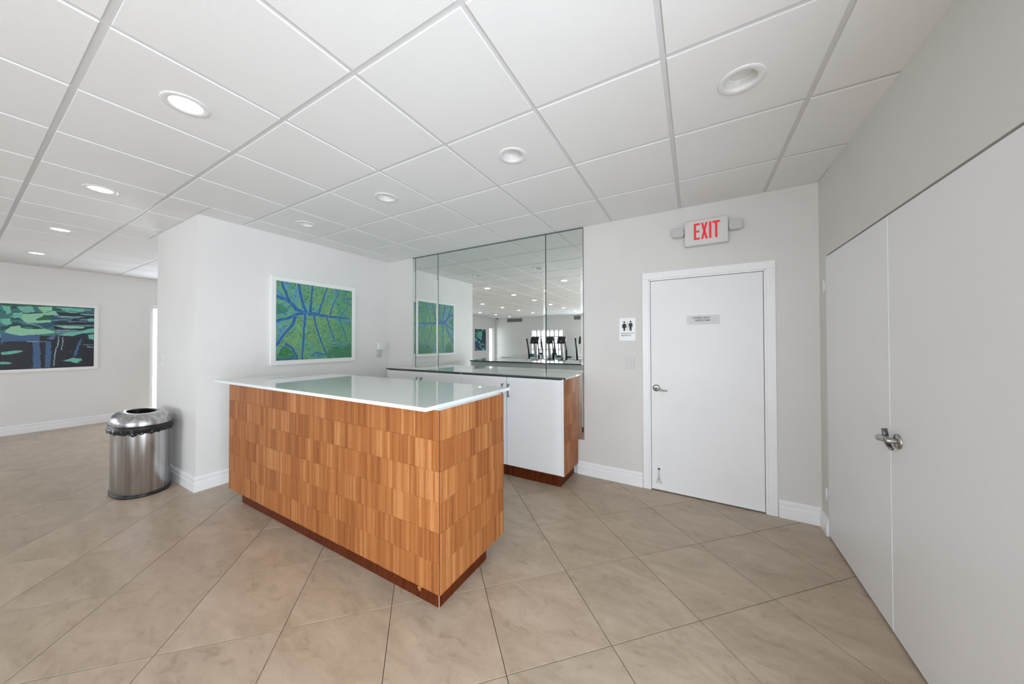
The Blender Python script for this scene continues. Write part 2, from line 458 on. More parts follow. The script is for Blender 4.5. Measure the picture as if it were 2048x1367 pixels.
# ceiling ---------------------------------------------------------------
S = 0.6096; GX = -1.3278; GY = 0.288
cmb = MB().box(FAR_X - 0.15, RX + 0.2, REAR_Y - 0.15, CORR + 0.1, WT, WT + 0.08)
ceiling = struct('ceiling', 'white hung ceiling of square panels in a metal grid', cmb, M_PLENUM, 'ceiling')
LIT = [(i, j) for i in (-1.5, -4.5, -7.5, -10.5, 1.5) for j in (0.5, -1.5, -3.5, -5.5, -7.5, -9.5, -11.5)]
UNLIT = [(2.5, 2.5), (0.5, 2.5), (-1.5, 2.5), (-3.5, 2.5)]
LAMPS = set(LIT + UNLIT)
HR = 0.073
def pos(i, j): return GX + i * S, GY + j * S
def panel(mb, x0, x1, y0, y1, hole=None, zb=ZC - 0.007, zt=ZC + 0.006, c=0.0015):
    if hole is None:
        v = [(x0, y0, zt), (x1, y0, zt), (x1, y1, zt), (x0, y1, zt), (x0, y0, zb + c), (x1, y0, zb + c), (x1, y1, zb + c), (x0, y1, zb + c),
             (x0 + c, y0 + c, zb), (x1 - c, y0 + c, zb), (x1 - c, y1 - c, zb), (x0 + c, y1 - c, zb)]
        fs = [(0, 1, 2, 3), (11, 10, 9, 8)]
        for k in range(4):
            l = (k + 1) % 4
            fs += [(k, 4 + k, 4 + l, l), (4 + k, 8 + k, 8 + l, 4 + l)]
        mb.add(v, fs); return
    hx, hy = hole; n = 32; out = []; inn = []
    for k in range(n):
        t = 2 * PI * (k + 0.5) / n - PI * 0.75 * 0; dx, dy = math.cos(t), math.sin(t)
        q = min(((x1 if dx > 0 else x0) - hx) / dx, ((y1 if dy > 0 else y0) - hy) / dy)
        out.append((hx + dx * q, hy + dy * q)); inn.append((hx + dx * HR, hy + dy * HR))
    # snap the samples nearest the corners onto them
    for cxn, cyn in ((x0, y0), (x1, y0), (x1, y1), (x0, y1)):
        b = min(range(n), key=lambda k: (out[k][0] - cxn) ** 2 + (out[k][1] - cyn) ** 2); out[b] = (cxn, cyn)
    v = [(x, y, zb) for x, y in out] + [(x, y, zb) for x, y in inn] + [(x, y, zt) for x, y in inn] + [(x, y, zt) for x, y in out]
    fs = []
    for k in range(n):
        l = (k + 1) % n
        fs += [(k, n + k, n + l, l), (n + k, 2 * n + k, 2 * n + l, n + l), (3 * n + k, 3 * n + l, 2 * n + l, 2 * n + k), (k, l, 3 * n + l, 3 * n + k)]
    mb.add(v, fs)
def inroom(x, y):
    if not (FAR_X < x < RX and REAR_Y < y < CORR): return False
    if y > PY and BX0 < x < LW: return False
    if y > BYM and x > LW: return False
    return True
E2 = 0.0123
h0 = S / 2 - E2
_mb = MB(); panel(_mb, -h0, h0, -h0, h0); PANEL_ME = _mb.mesh('ceiling_panel', M_CEIL)
_mb = MB(); panel(_mb, -h0, h0, -h0, h0, (0, 0)); PANELH_ME = _mb.mesh('ceiling_panel_cut', M_CEIL)
cells = []
for i in range(-14, 6):
    for j in range(-15, 10):
        x0, y0 = pos(i, j); x1, y1 = x0 + S, y0 + S
        xa, xb = max(x0 + E2, FAR_X + 0.003), min(x1 - E2, RX - 0.003)
        ya, yb = max(y0 + E2, REAR_Y + 0.003), min(y1 - E2, CORR - 0.003)
        if xb - xa < 0.02 or yb - ya < 0.02: continue
        xc = [xa] + [v for v in (BX0 - 0.003, BX0 + 0.003, LW - 0.003, LW + 0.003) if xa < v < xb] + [xb]
        yc = [ya] + [v for v in (PY - 0.003, PY + 0.003, BYM - 0.003, BYM + 0.003) if ya < v < yb] + [yb]
        # cut only where a wall really crosses the cell
        inside = [inroom((xc[a] + xc[a + 1]) / 2, (yc[b] + yc[b + 1]) / 2) for a in range(len(xc) - 1) for b in range(len(yc) - 1)]
        if all(v for v in inside): rects = [(xa, xb, ya, yb)]
        else:
            rects = []
            for a in range(len(xc) - 1):
                for b in range(len(yc) - 1):
                    if xc[a + 1] - xc[a] > 0.01 and yc[b + 1] - yc[b] > 0.01 and inroom((xc[a] + xc[a + 1]) / 2, (yc[b] + yc[b + 1]) / 2):
                        rects.append((xc[a], xc[a + 1], yc[b], yc[b + 1]))
            # merge neighbours in x
            rects.sort(key=lambda r: (r[2], r[0])); mg = []
            for r in rects:
                if mg and abs(mg[-1][2] - r[2]) < 1e-6 and abs(mg[-1][3] - r[3]) < 1e-6 and r[0] - mg[-1][1] < 0.01: mg[-1] = (mg[-1][0], r[1], r[2], r[3])
                else: mg.append(r)
            rects = mg
        lamp = (i + 0.5, j + 0.5) in LAMPS
        for r in rects:
            X = (r[0] + r[1]) / 2; Y = (r[2] + r[3]) / 2
            d = Vector((X, Y, ZC - CAM_H)); z = d.dot(fw)
            infr = z > 0.05 and abs(d.dot(r_) / z) < 1.75
            cells.append((0 if infr else 1, d.length, X, Y, r, len(rects) == 1 and r[1] - r[0] > 2 * h0 - 1e-4 and r[3] - r[2] > 2 * h0 - 1e-4, lamp))
cells.sort(key=lambda t: (t[0], t[1]))
rest = MB()
for k, (a, b, X, Y, r, whole, lamp) in enumerate(cells):
    if k < 299:
        if whole: link('ceiling_panel', PANELH_ME if lamp else PANEL_ME, ceiling, (X, Y, 0))
        else:
            m1 = MB(); panel(m1, r[0] - X, r[1] - X, r[2] - Y, r[3] - Y); link('ceiling_panel', m1.mesh('ceiling_panel', M_CEIL), ceiling, (X, Y, 0))
    else: panel(rest, *r, hole=((X, Y) if lamp and whole else None))
if rest.v:
    o = link('ceiling_panel_field', rest.mesh('ceiling_panel_field', M_CEIL), ceiling); o['kind'] = 'stuff'
BW = 0.012
for i in range(-12, 4):                       # tees running towards the mirror wall
    x = GX + i * S
    if x < FAR_X + 0.02 or x > RX - 0.02: continue
    y1 = CORR if x < BX0 else (PY if x < LW else BYM)
    part('grid_tee', MB().box(x - BW, x + BW, REAR_Y + 0.002, y1 - 0.002, ZC, ZC + 0.003), M_GRID, ceiling)
for j in range(-12, 8):                       # tees running across
    y = GY + j * S
    if y < REAR_Y + 0.02 or y > CORR - 0.02: continue
    x1 = RX if y < BY else BX0
    for xa, xb in (((FAR_X, RX),) if y < PY else (((FAR_X, BX0), (LW, RX)) if y < BY else ((FAR_X, BX0),))):
        part('cross_tee', MB().box(xa + 0.002, xb - 0.002, y - BW, y + BW, ZC + 0.0004, ZC + 0.0034), M_GRID, ceiling)
AW = 0.02
def angle(n, x0, x1, y0, y1): struct('trim_%d' % n, None, MB().box(x0, x1, y0, y1, ZC - 0.0012, ZC + 0.002), M_GRID)
angle(1, LW, MX, BYM - AW, BYM - 0.001)
SHEAR[0] = True; angle(7, MX, RX, BY - AW, BY - 0.001); SHEAR[0] = False
angle(2, LW + 0.001, LW + AW, PY, BYM - AW)
angle(3, BX0 - AW, LW + AW, PY - AW, PY - 0.001)
angle(4, FAR_X + 0.001, FAR_X + AW, REAR_Y, CORR)
angle(5, FAR_X + AW, RX, REAR_Y + 0.001, REAR_Y + AW)
angle(6, BX0 - AW, BX0 - 0.001, PY, CORR)

# walls ---------------------------------------------------------------
TH = 0.15
SHEAR[0] = True
mb = MB()
D1 = (-0.385, 0.512, 2.0)                     # opening of the restroom door
mb.box(MX, D1[0], BY, BY + TH, 0, WT); mb.box(D1[1], RX + 0.2, BY, BY + TH, 0, WT); mb.box(D1[0], D1[1], BY, BY + TH, D1[2], WT)
wall_back = struct('wall_back', 'pale warm grey wall with the mirror and the restroom door', mb, M_WALL, 'wall')
SHEAR[0] = False
part('mirror_side_wall', MB().box(LW - 0.02, MX, BYM, BYM + TH, 0, WT), M_WALL, wall_back)
mb = MB().box(BX0, LW, PY, BY + TH, 0, WT); mb.box(BX0, BX0 + TH, BY + TH, CORR, 0, WT)
struct('wall_left', 'white wall block with the leaf picture beside the counter', mb, M_WALLW, 'wall')
mb = MB()
O1 = (1.915, 2.82, 2.10); O2 = (-7.33, -6.93, 2.12)
mb.box(FAR_X - TH, FAR_X, O1[1], CORR, 0, WT)
SW = [(-4.75, -3.05), (-2.45, -0.75)]; ys = O2[1]; WZ0, WZ1 = 0.70, 1.94  # openings of the unseen side windows added for light
for a, b in SW:
    mb.box(FAR_X - TH, FAR_X, ys, a, 0, WT); mb.box(FAR_X - TH, FAR_X, a, b, 0, WZ0); mb.box(FAR_X - TH, FAR_X, a, b, WZ1, WT); ys = b
mb.box(FAR_X - TH, FAR_X, ys, O1[0], 0, WT);
mb.box(FAR_X - TH, FAR_X, REAR_Y - TH, O2[0], 0, WT)
mb.box(FAR_X - TH, FAR_X, O1[0], O1[1], O1[2], WT); mb.box(FAR_X - TH, FAR_X, O2[0], O2[1], O2[2], WT)
struct('wall_far_left', 'distant off-white wall with the water lily picture', mb, M_WALLW, 'wall')
WZ0, WZ1 = 0.70, 1.94
mb = MB(); xs = FAR_X
for a, b in WIN:
    mb.box(xs, a, REAR_Y - TH, REAR_Y, 0, WT); mb.box(a, b, REAR_Y - TH, REAR_Y, 0, WZ0); mb.box(a, b, REAR_Y - TH, REAR_Y, WZ1, WT); xs = b
mb.box(xs, RX + 0.2, REAR_Y - TH, REAR_Y, 0, WT)
struct('wall_rear', 'white window wall seen only in the mirror', mb, M_WALLW, 'wall')
struct('wall_corridor', 'white end wall of the side corridor', MB().box(FAR_X - TH, BX0 + TH, CORR, CORR + TH, 0, WT), M_WALLW, 'wall')

# the right wall runs very slightly askew: everything on it hangs on this root
SK = -0.0117
def rroot(kind, *a, **k): return None
RL = (-1.0, 2.014)
right = struct('wall_right', 'pale warm grey wall above and beside the flush double doors', loc=(RX, BY, 0), rotz=0.0)
right.rotation_euler = (0, 0, SK)
mb = MB()
# local: x into the wall, y along it (negative towards the camera)
DY0, DY1, DZ = -0.150, -1.905, 2.012
mb.box(0, TH, DY0, 0.06, 0, WT); mb.box(0, TH, DY1, DY0, DZ, WT); SLA, SLB, SLZ = 0.65 - BY, -2.05 - BY, 1.98       # opening for the added, unseen sliding glass doors
mb.box(0, TH, SLA, DY1, 0, WT); mb.box(0, TH, REAR_Y - BY, SLB, 0, WT); mb.box(0, TH, SLB, SLA, SLZ, WT)
o = lpart('wall_face', mb, M_WALL, right)

# baseboards ---------------------------------------------------------------
def base_profile(h=0.136, t=0.016):
    return [(0, 0), (t, 0), (t, h * 0.60), (t * 0.70, h * 0.64), (t * 0.70, h * 0.80), (t * 1.0, h * 0.84), (t * 0.95, h * 0.90), (t * 0.4, h * 0.96), (t * 0.3, h), (0, h)]
def baseboard(mb, p, q, nrm, h=0.136, t=0.016, e0=0.0, e1=0.0):
    # from p to q along a wall, profile pushed out along nrm; e0/e1 = 1 for a mitred outer corner, -1 inner
    p = Vector(p); q = Vector(q); n = Vector(nrm); d = (q - p).normalized(); pr = base_profile(h, t)
    A = [(p + n * o - d * (o * e0)).to_3d() + Vector((0, 0, z)) for o, z in pr]
    B = [(q + n * o + d * (o * e1)).to_3d() + Vector((0, 0, z)) for o, z in pr]
    k = len(pr); fs = [tuple(range(k)), tuple(range(2 * k - 1, k - 1, -1))] + [(i, k + i, k + (i + 1) % k, (i + 1) % k) for i in range(k)]
    mb.add(A + B, fs)
SHEAR[0] = True
mb = MB(); baseboard(mb, (-1.09, BY), (-0.440, BY), (0, -1)); baseboard(mb, (0.572, BY), (RX, BY), (0, -1), e1=-1)
struct('baseboard_back', 'white moulded baseboard below the grey back wall', mb, M_TRIM, 'baseboard')
SHEAR[0] = False
mb = MB(); baseboard(mb, (LW, PY), (LW, BYM), (1, 0), e0=1); baseboard(mb, (BX0, PY), (LW, PY), (0, -1), e0=1, e1=1)
baseboard(mb, (BX0, CORR), (BX0, PY), (-1, 0), e1=1)
struct('baseboard_left', 'scuffed white baseboard round the foot of the white wall block', mb, M_TRIM, 'baseboard')
mb = MB(); baseboard(mb, (FAR_X, O2[1]), (FAR_X, O1[0]), (1, 0)); baseboard(mb, (FAR_X, O1[1]), (FAR_X, CORR), (1, 0))
struct('baseboard_far_left', 'white baseboard under the water lily picture wall', mb, M_TRIM, 'baseboard')
mb = MB(); baseboard(mb, (0, DY0 + 0.003), (0, 0.01), (-1, 0), h=0.125)
bb = struct('baseboard_right', 'short white baseboard piece in the corner beside the double doors', mb, M_TRIM, 'baseboard')
bb.location = (RX, BY, 0); bb.rotation_euler = (0, 0, SK)
mb = MB(); baseboard(mb, (FAR_X, REAR_Y), (RX, REAR_Y), (0, 1))
struct('baseboard_rear', 'white baseboard below the rear windows', mb, M_TRIM, 'baseboard')

# ------------------------------------------------------------------ restroom door (door_1)
SHEAR[0] = True
door = struct('door_1', 'plain white restroom door with lever handle in a white frame', cat='door', loc=(0.065, BY, 0))
YF = BY - 0.016
mb = MB()
for x0, x1, z0, z1 in ((-0.437, -0.378, 0, 1.985), (0.505, 0.566, 0, 1.985)): mb.cbox(x0, x1, YF, BY - 0.0005, z0, z1, 0.003)
mb.cbox(-0.437, 0.566, YF, BY - 0.0005, 1.985, 2.048, 0.003)
part('casing', mb, M_TRIM, door)
mb = MB()
mb.box(-0.385, -0.367, BY - 0.008, BY + 0.12, 0, 1.984); mb.box(0.492, 0.512, BY - 0.008, BY + 0.12, 0, 1.984); mb.box(-0.385, 0.512, BY - 0.008, BY + 0.12, 1.970, 2.0)
part('jamb', mb, M_TRIM, door)
part('leaf', MB().cbox(-0.3635, 0.4885, BY + 0.004, BY + 0.045, 0.016, 1.9665, 0.002), M_DOOR, door)
part('stop_gap', MB().box(-0.3668, 0.4918, BY + 0.03, BY + 0.05, 0.0, 1.9698), M_VENT, door)
part('bottom_sweep', MB().cbox(-0.3635, 0.4885, BY - 0.003, BY + 0.0035, 0.010, 0.034, 0.001), M_TRIM, door)
lv = MB()
RY = Matrix.Rotation(PI / 2, 4, 'X')           # lathe axis z -> -y
def lathe_y(mb, prof, ctr, **k): mb.lathe(prof, ctr, M=RY, **k)
lathe_y(lv, [(0.0, 0.012), (0.020, 0.013), (0.030, 0.009), (0.033, 0.0)], (-0.318, BY + 0.004, 0.957), seg=28)
lathe_y(lv, [(0.011, 0.0), (0.011, 0.045), (0.009, 0.052), (0.0, 0.052)], (-0.318, BY + 0.004, 0.957), seg=16)
lv.tube([(-0.322, BY - 0.046, 0.958), (-0.300, BY - 0.047, 0.953), (-0.275, BY - 0.046, 0.943), (-0.250, BY - 0.044, 0.939), (-0.222, BY - 0.042, 0.943)], [0.010, 0.009, 0.0075, 0.0065, 0.005], seg=12)
part('lever_handle', lv, M_NICKEL, door, 'brushed nickel lever handle')
ds = MB()                                      # kick-down door holder
lathe_y(ds, [(0.0, 0.016), (0.008, 0.016), (0.010, 0.012), (0.010, 0.0)], (-0.300, BY + 0.004, 0.205), seg=14)
ds.tube([(-0.300, BY - 0.008, 0.200), (-0.300, BY - 0.012, 0.150), (-0.300, BY - 0.010, 0.105)], [0.004, 0.005, 0.006], seg=8)
ds.cbox(-0.314, -0.286, BY - 0.012, BY + 0.004, 0.088, 0.112, 0.002)
ds.cbox(-0.326, -0.308, BY - 0.006, BY + 0.004, 0.070, 0.088, 0.002); ds.cbox(-0.292, -0.274, BY - 0.006, BY + 0.004, 0.070, 0.088, 0.002)
part('door_holder', ds, M_GPLASTIC, door)
part('door_holder_tip', MB().lathe([(0.0, 0.020), (0.006, 0.020), (0.0085, 0.017), (0.0085, 0.015)], (-0.300, BY + 0.004, 0.205), seg=12, M=RY), M_BLACK, door)

def text_mesh(s, size, ext=0.0006, bold=0.0):
    cu = bpy.data.curves.new('txt', 'FONT'); cu.body = s; cu.size = size; cu.extrude = ext; cu.align_x = 'CENTER'; cu.align_y = 'CENTER'; cu.offset = bold
    o = bpy.data.objects.new('txt', cu); C.objects.link(o)
    dg = bpy.context.evaluated_depsgraph_get()
    me = bpy.data.meshes.new_from_object(o.evaluated_get(dg)); bpy.data.objects.remove(o); bpy.data.curves.remove(cu)
    return me
def put_text(name, s, size, mt, parent, x, y, z, sx=1.0, bold=0.0):
    me = text_mesh(s, size, bold=bold)
    me.transform(Matrix.Translation(Vector((x, y + shear_y(x), z)) - wloc(parent)) @ Matrix.Rotation(PI / 2, 4, 'X') @ Matrix.Diagonal((sx, 1, 1, 1)))
    me.materials.clear(); me.materials.append(mt)
    return link(name, me, parent)
sg = thing('door_sign', 'silver two-line name plate on the white restroom door', 'sign', (0.063, BY + 0.004, 1.586))
part('plate', MB().cbox(-0.061, 0.187, BY + 0.0005, BY + 0.004, 1.547, 1.625, 0.001), M_PLATE, sg)
put_text('lettering', 'FITNESS CENTER', 0.0185, M_INK, sg, 0.058, BY - 0.0002, 1.604, 1.02, 0.0003)
put_text('lettering', 'RESTROOMS', 0.0185, M_INK, sg, 0.061, BY - 0.0002, 1.581, 1.08, 0.0003)
put_text('braille', '. . .. . .. ... . .', 0.012, M_GPLASTIC, sg, 0.050, BY - 0.0002, 1.562)

# restroom sign ------------------------------------------------------------
rs = thing('restroom_sign', 'white restroom sign with man and woman figures on grey wall', 'sign', (-0.576, BY, 1.517))
def rrect(x0, x1, z0, z1, r, n=5):
    out = []
    for cx2, cz2, a0 in ((x1 - r, z1 - r, 0), (x0 + r, z1 - r, 90), (x0 + r, z0 + r, 180), (x1 - r, z0 + r, 270)):
        for k in range(n): t = math.radians(a0 + 90 * k / (n - 1)); out.append((cx2 + r * math.cos(t), cz2 + r * math.sin(t)))
    return out
def plate_xz(mb, poly, y0, y1):
    n = len(poly); v = [(x, y1, z) for x, z in poly] + [(x, y0, z) for x, z in poly]
    mb.add(v, [tuple(range(n - 1, -1, -1)), tuple(range(n, 2 * n))] + [(i, (i + 1) % n, n + (i + 1) % n, n + i) for i in range(n)])
SX0, SX1, SZ0, SZ1 = -0.652, -0.500, 1.405, 1.627
mb = MB(); plate_xz(mb, rrect(SX0, SX1, SZ0, SZ1, 0.010), BY - 0.005, BY - 0.0003); part('panel', mb, M_SIGN, rs)
def su(u, v): return SX0 + u * (SX1 - SX0), SZ1 - v * (SZ1 - SZ0)
yy = (BY - 0.0062, BY - 0.005)
def circ(u, v, r, n=14): c0 = su(u, v); return [(c0[0] + r * math.cos(2 * PI * k / n), c0[1] + r * math.sin(2 * PI * k / n)) for k in range(n)]
wm = MB()
plate_xz(wm, circ(0.31, 0.18, 0.0085), *yy)
plate_xz(wm, [su(*p) for p in ((0.25, 0.24), (0.37, 0.24), (0.43, 0.30), (0.455, 0.42), (0.42, 0.425), (0.385, 0.33), (0.42, 0.45), (0.20, 0.45), (0.235, 0.33), (0.20, 0.425), (0.165, 0.42), (0.19, 0.30))][::-1], *yy)
plate_xz(wm, [su(*p) for p in ((0.26, 0.44), (0.36, 0.44), (0.36, 0.57), (0.26, 0.57))][::-1], *yy)
part('woman_figure', wm, M_INK, rs)
mm = MB()
plate_xz(mm, circ(0.70, 0.17, 0.0085), *yy)
plate_xz(mm, [su(*p) for p in ((0.61, 0.23), (0.79, 0.23), (0.82, 0.27), (0.82, 0.41), (0.785, 0.41), (0.77, 0.29), (0.765, 0.57), (0.71, 0.57), (0.70, 0.44), (0.69, 0.57), (0.635, 0.57), (0.63, 0.29), (0.615, 0.41), (0.58, 0.41), (0.58, 0.27))][::-1], *yy)
part('man_figure', mm, M_INK, rs)
mb = MB(); plate_xz(mb, [su(*p) for p in ((0.495, 0.15), (0.515, 0.15), (0.515, 0.58), (0.495, 0.58))][::-1], *yy); part('divider', mb, M_GINK, rs)
mb = MB(); plate_xz(mb, [su(*p) for p in ((0.08, 0.665), (0.93, 0.665), (0.93, 0.688), (0.08, 0.688))][::-1], *yy); part('rule', mb, M_GINK, rs)
put_text('lettering', 'RESTROOMS', 0.019, M_INK, rs, *[(su(0.5, 0.775)[0]), BY - 0.0052, su(0.5, 0.775)[1]], 1.05, 0.0003)
put_text('braille', '.:..:.:.', 0.010, M_GPLASTIC, rs, su(0.5, 0.93)[0], BY - 0.0052, su(0.5, 0.93)[1])

sw = thing('light_switch', 'pale grey rocker light switch below the restroom sign', 'switch', (-0.552, BY, 1.190))
part('face_plate', MB().cbox(-0.592, -0.512, BY - 0.006, BY - 0.0003, 1.133, 1.247, 0.002), mat('light_switch_plastic', (0.60, 0.59, 0.565, 1), 0.35), sw)
part('rocker', MB().cbox(-0.568, -0.536, BY - 0.0095, BY - 0.006, 1.158, 1.224, 0.0015), M_GPLASTIC, sw)

# exit sign ------------------------------------------------------------
ex = thing('exit_sign', 'white EXIT sign with red letters above the restroom door', 'sign', (0.092, BY, 2.25))
EXX0, EXX1, EXZ0, EXZ1 = -0.072, 0.252, 2.236, 2.455
EY = 3.207
part('housing', MB().cbox(EXX0, EXX1, EY, BY - 0.0003, EXZ0, EXZ1, 0.006), mat('exit_sign_housing', (0.66, 0.665, 0.65, 1), 0.4), ex)
def bars(mb, lst, y0, y1):
    for q in lst: plate_xz(mb, q, y0, y1)
lx0, lz0, lh, lw, st = 0.0, 2.285, 0.142, 0.044, 0.012
y0_, y1_ = EY - 0.0025, EY
def R4(x0, x1, z0, z1): return [(x0, z0), (x1, z0), (x1, z1), (x0, z1)][::1]
mbE = MB(); bars(mbE, [R4(0.000, 0.017, 2.283, 2.425), R4(0.017, 0.045, 2.408, 2.425), R4(0.017, 0.042, 2.346, 2.361), R4(0.017, 0.045, 2.283, 2.300)], y0_, y1_)
part('letter_e', mbE, M_RED, ex)
mbX = MB(); bars(mbX, [[(0.054, 2.283), (0.070, 2.283), (0.104, 2.425), (0.088, 2.425)], [(0.088, 2.2831), (0.104, 2.2831), (0.070, 2.4251), (0.054, 2.4251)]], y0_, y1_)
part('letter_x', mbX, M_RED, ex)
mbI = MB(); bars(mbI, [R4(0.114, 0.131, 2.283, 2.425)], y0_, y1_); part('letter_i', mbI, M_RED, ex)
mbT = MB(); bars(mbT, [R4(0.139, 0.193, 2.408, 2.425), R4(0.1575, 0.1745, 2.283, 2.408)], y0_, y1_); part('letter_t', mbT, M_RED, ex)
for x0, x1 in ((-0.172, -0.078), (0.258, 0.352)):
    h = MB().cbox(x0, x1, 3.196, 3.262, 2.332, 2.408, 0.010)
    h.tube([((x0 + x1) / 2, 3.235, 2.37), ((EXX0 + 0.01) if x0 < 0 else (EXX1 - 0.01), 3.235, 2.37)], 0.012, 10)
    hd = part('lamp_head', h, mat('lamp_head_plastic', (0.62, 0.625, 0.61, 1), 0.4), ex)
    g = MB()
    for q in range(4): g.cbox(x0 + 0.012, x1 - 0.012, 3.190, 3.1965, 2.344 + q * 0.015, 2.352 + q * 0.015, 0.001)
    part('lens_rib', g, M_GPLASTIC, hd)

SHEAR[0] = False
# ------------------------------------------------------------------ flush double doors on the right wall
def right_obj(name, label, cat):
    o = struct(name, label, cat=cat, loc=(RX, BY, 0)); o.rotation_euler = (0, 0, SK); return o
d2 = right_obj('door_2', 'flush white door leaf nearest the corner, hinged at the corner', 'door')
d3 = right_obj('door_3', 'wide flush white door leaf with the nickel lever at right', 'door')
SEAM = -1.033
lpart('leaf', MB().cbox(-0.004, 0.036, SEAM + 0.0015, DY0 - 0.002, 0.012, DZ - 0.012, 0.0025), M_DOOR, d2)
lpart('leaf', MB().cbox(-0.004, 0.036, DY1 + 0.003, SEAM - 0.0015, 0.012, DZ - 0.012, 0.0025), M_DOOR, d3)
lpart('meeting_strip', MB().cbox(-0.0058, -0.002, SEAM - 0.0022, SEAM + 0.0022, 0.014, DZ - 0.014, 0.0008), M_EDGE, d3)
g = MB(); g.box(0.05, 0.09, DY1, DY0, 0, DZ)
lpart('recess_lining', g, M_GAP, d2)
for z in (1.79, 0.295):
    hg = MB()
    hg.tube([(-0.012, DY0 + 0.004, z - 0.045), (-0.012, DY0 + 0.004, z + 0.045)], 0.0065, 10)
    hg.cbox(-0.006, 0.0, DY0 + 0.001, DY0 + 0.022, z - 0.042, z + 0.042, 0.001)
    hg.cbox(-0.0075, -0.0045, DY0 - 0.024, DY0 - 0.001, z + 0.012, z + 0.040, 0.001); hg.cbox(-0.0075, -0.0045, DY0 - 0.024, DY0 - 0.001, z - 0.040, z - 0.012, 0.001)
    lpart('hinge', hg, M_PLASTIC, d2)
RX_ = Matrix.Rotation(-PI / 2, 4, 'Y')          # lathe axis z -> -x
KY, KZ = -1.108, 0.934
hd = MB()
hd.lathe([(0.034, 0.0), (0.034, 0.004), (0.031, 0.009), (0.018, 0.012), (0.0, 0.012)], (-0.004, KY, KZ), seg=30, M=RX_)
hd.lathe([(0.0125, 0.008), (0.0125, 0.040), (0.010, 0.044), (0.0, 0.044)], (-0.004, KY, KZ), seg=18, M=RX_)
ros = lpart('rosette', hd, M_NICKEL, d3)
lv = MB(); lv.tube([(-0.036, KY - 0.006, KZ), (-0.038, KY + 0.018, KZ + 0.002), (-0.045, KY + 0.045, KZ + 0.001), (-0.050, KY + 0.058, KZ - 0.001), (-0.052, KY + 0.070, KZ + 0.000)], [0.012, 0.0135, 0.0145, 0.0135, 0.008], seg=14, flat=1.1)
lpart('lever', lv, M_NICKEL, ros)
lv = MB(); lv.tube([(-0.030, KY + 0.058, KZ + 0.044), (-0.026, KY + 0.058, KZ + 0.015), (-0.026, KY + 0.056, KZ - 0.010), (-0.020, KY + 0.040, KZ - 0.034), (-0.016, KY + 0.026, KZ - 0.048)], [0.010, 0.011, 0.010, 0.009, 0.007], seg=10, flat=0.35, up=(0, 1, 0))
lpart('thumb_blade', lv, M_DARKNICKEL, ros)
lpart('keyhole', MB().lathe([(0.0025, 0.0), (0.0025, 0.001), (0, 0.001)], (-0.046, KY + 0.02, KZ), seg=10, M=RX_), M_BLACK, ros)

# ------------------------------------------------------------------ wall mirror
mr = thing('wall_mirror', 'large green-tinted wall mirror of four tall panels above the back cabinets', 'mirror', (-2.245, BYM, 0.36))
MZ0, MZ1 = 0.363, 2.592
def mirror_panel(x0, x1):
    bv = 0.024; bl = 0.006; y0 = BYM - 0.011; ye = BYM - 0.0085
    m = MB()
    m.add([(x0 + bl, y0, MZ0), (x1 - bv, y0, MZ0), (x1 - bv, y0, MZ1), (x0 + bl, y0, MZ1)], [(0, 1, 2, 3)])
    p = part('mirror_panel', m, M_MIRROR, mr)
    m = MB(); m.add([(x1 - bv, y0, MZ0), (x1, ye, MZ0), (x1, ye, MZ1), (x1 - bv, y0, MZ1)], [(0, 1, 2, 3)]); part('bevel', m, M_MIRROR, p)
    m = MB(); m.add([(x0, ye, MZ0), (x0 + bl, y0, MZ0), (x0 + bl, y0, MZ1), (x0, ye, MZ1)], [(0, 1, 2, 3)])
    part('bevel', m, M_MIRROR, p)
    e = MB(); e.add([(x0, ye, MZ0), (x0, ye, MZ1), (x0, BYM - 0.003, MZ1), (x0, BYM - 0.003, MZ0)], [(0, 1, 2, 3)])
    e.add([(x1, ye, MZ0), (x1, BYM - 0.003, MZ0), (x1, BYM - 0.003, MZ1), (x1, ye, MZ1)], [(0, 1, 2, 3)])
    e.add([(x0, ye, MZ0), (x0, BYM - 0.003, MZ0), (x1, BYM - 0.003, MZ0), (x1, ye, MZ0), (x1 - bv, y0, MZ0), (x0 + bl, y0, MZ0)], [(0, 1, 2, 3, 4, 5)])
    part('glass_edge', e, M_MIRROR_EDGE, p)
SE = [-3.531, -3.475, -3.048, -1.449, -1.018]
for a, b in zip(SE[:-1], SE[1:]): mirror_panel(a + (0.005 if a > -3.48 else 0), b - (0.005 if b < -1.01 else 0))
part('backing_board', MB().box(SE[0] + 0.001, SE[-1] - 0.001, BYM - 0.003, BYM - 0.0003, MZ0 + 0.001, MZ1 + 0.013), M_GAP, mr)
part('top_channel', MB().box(SE[0], SE[-1], BYM - 0.012, BYM - 0.003, MZ1 + 0.001, MZ1 + 0.013), M_MIRROR_EDGE, mr)

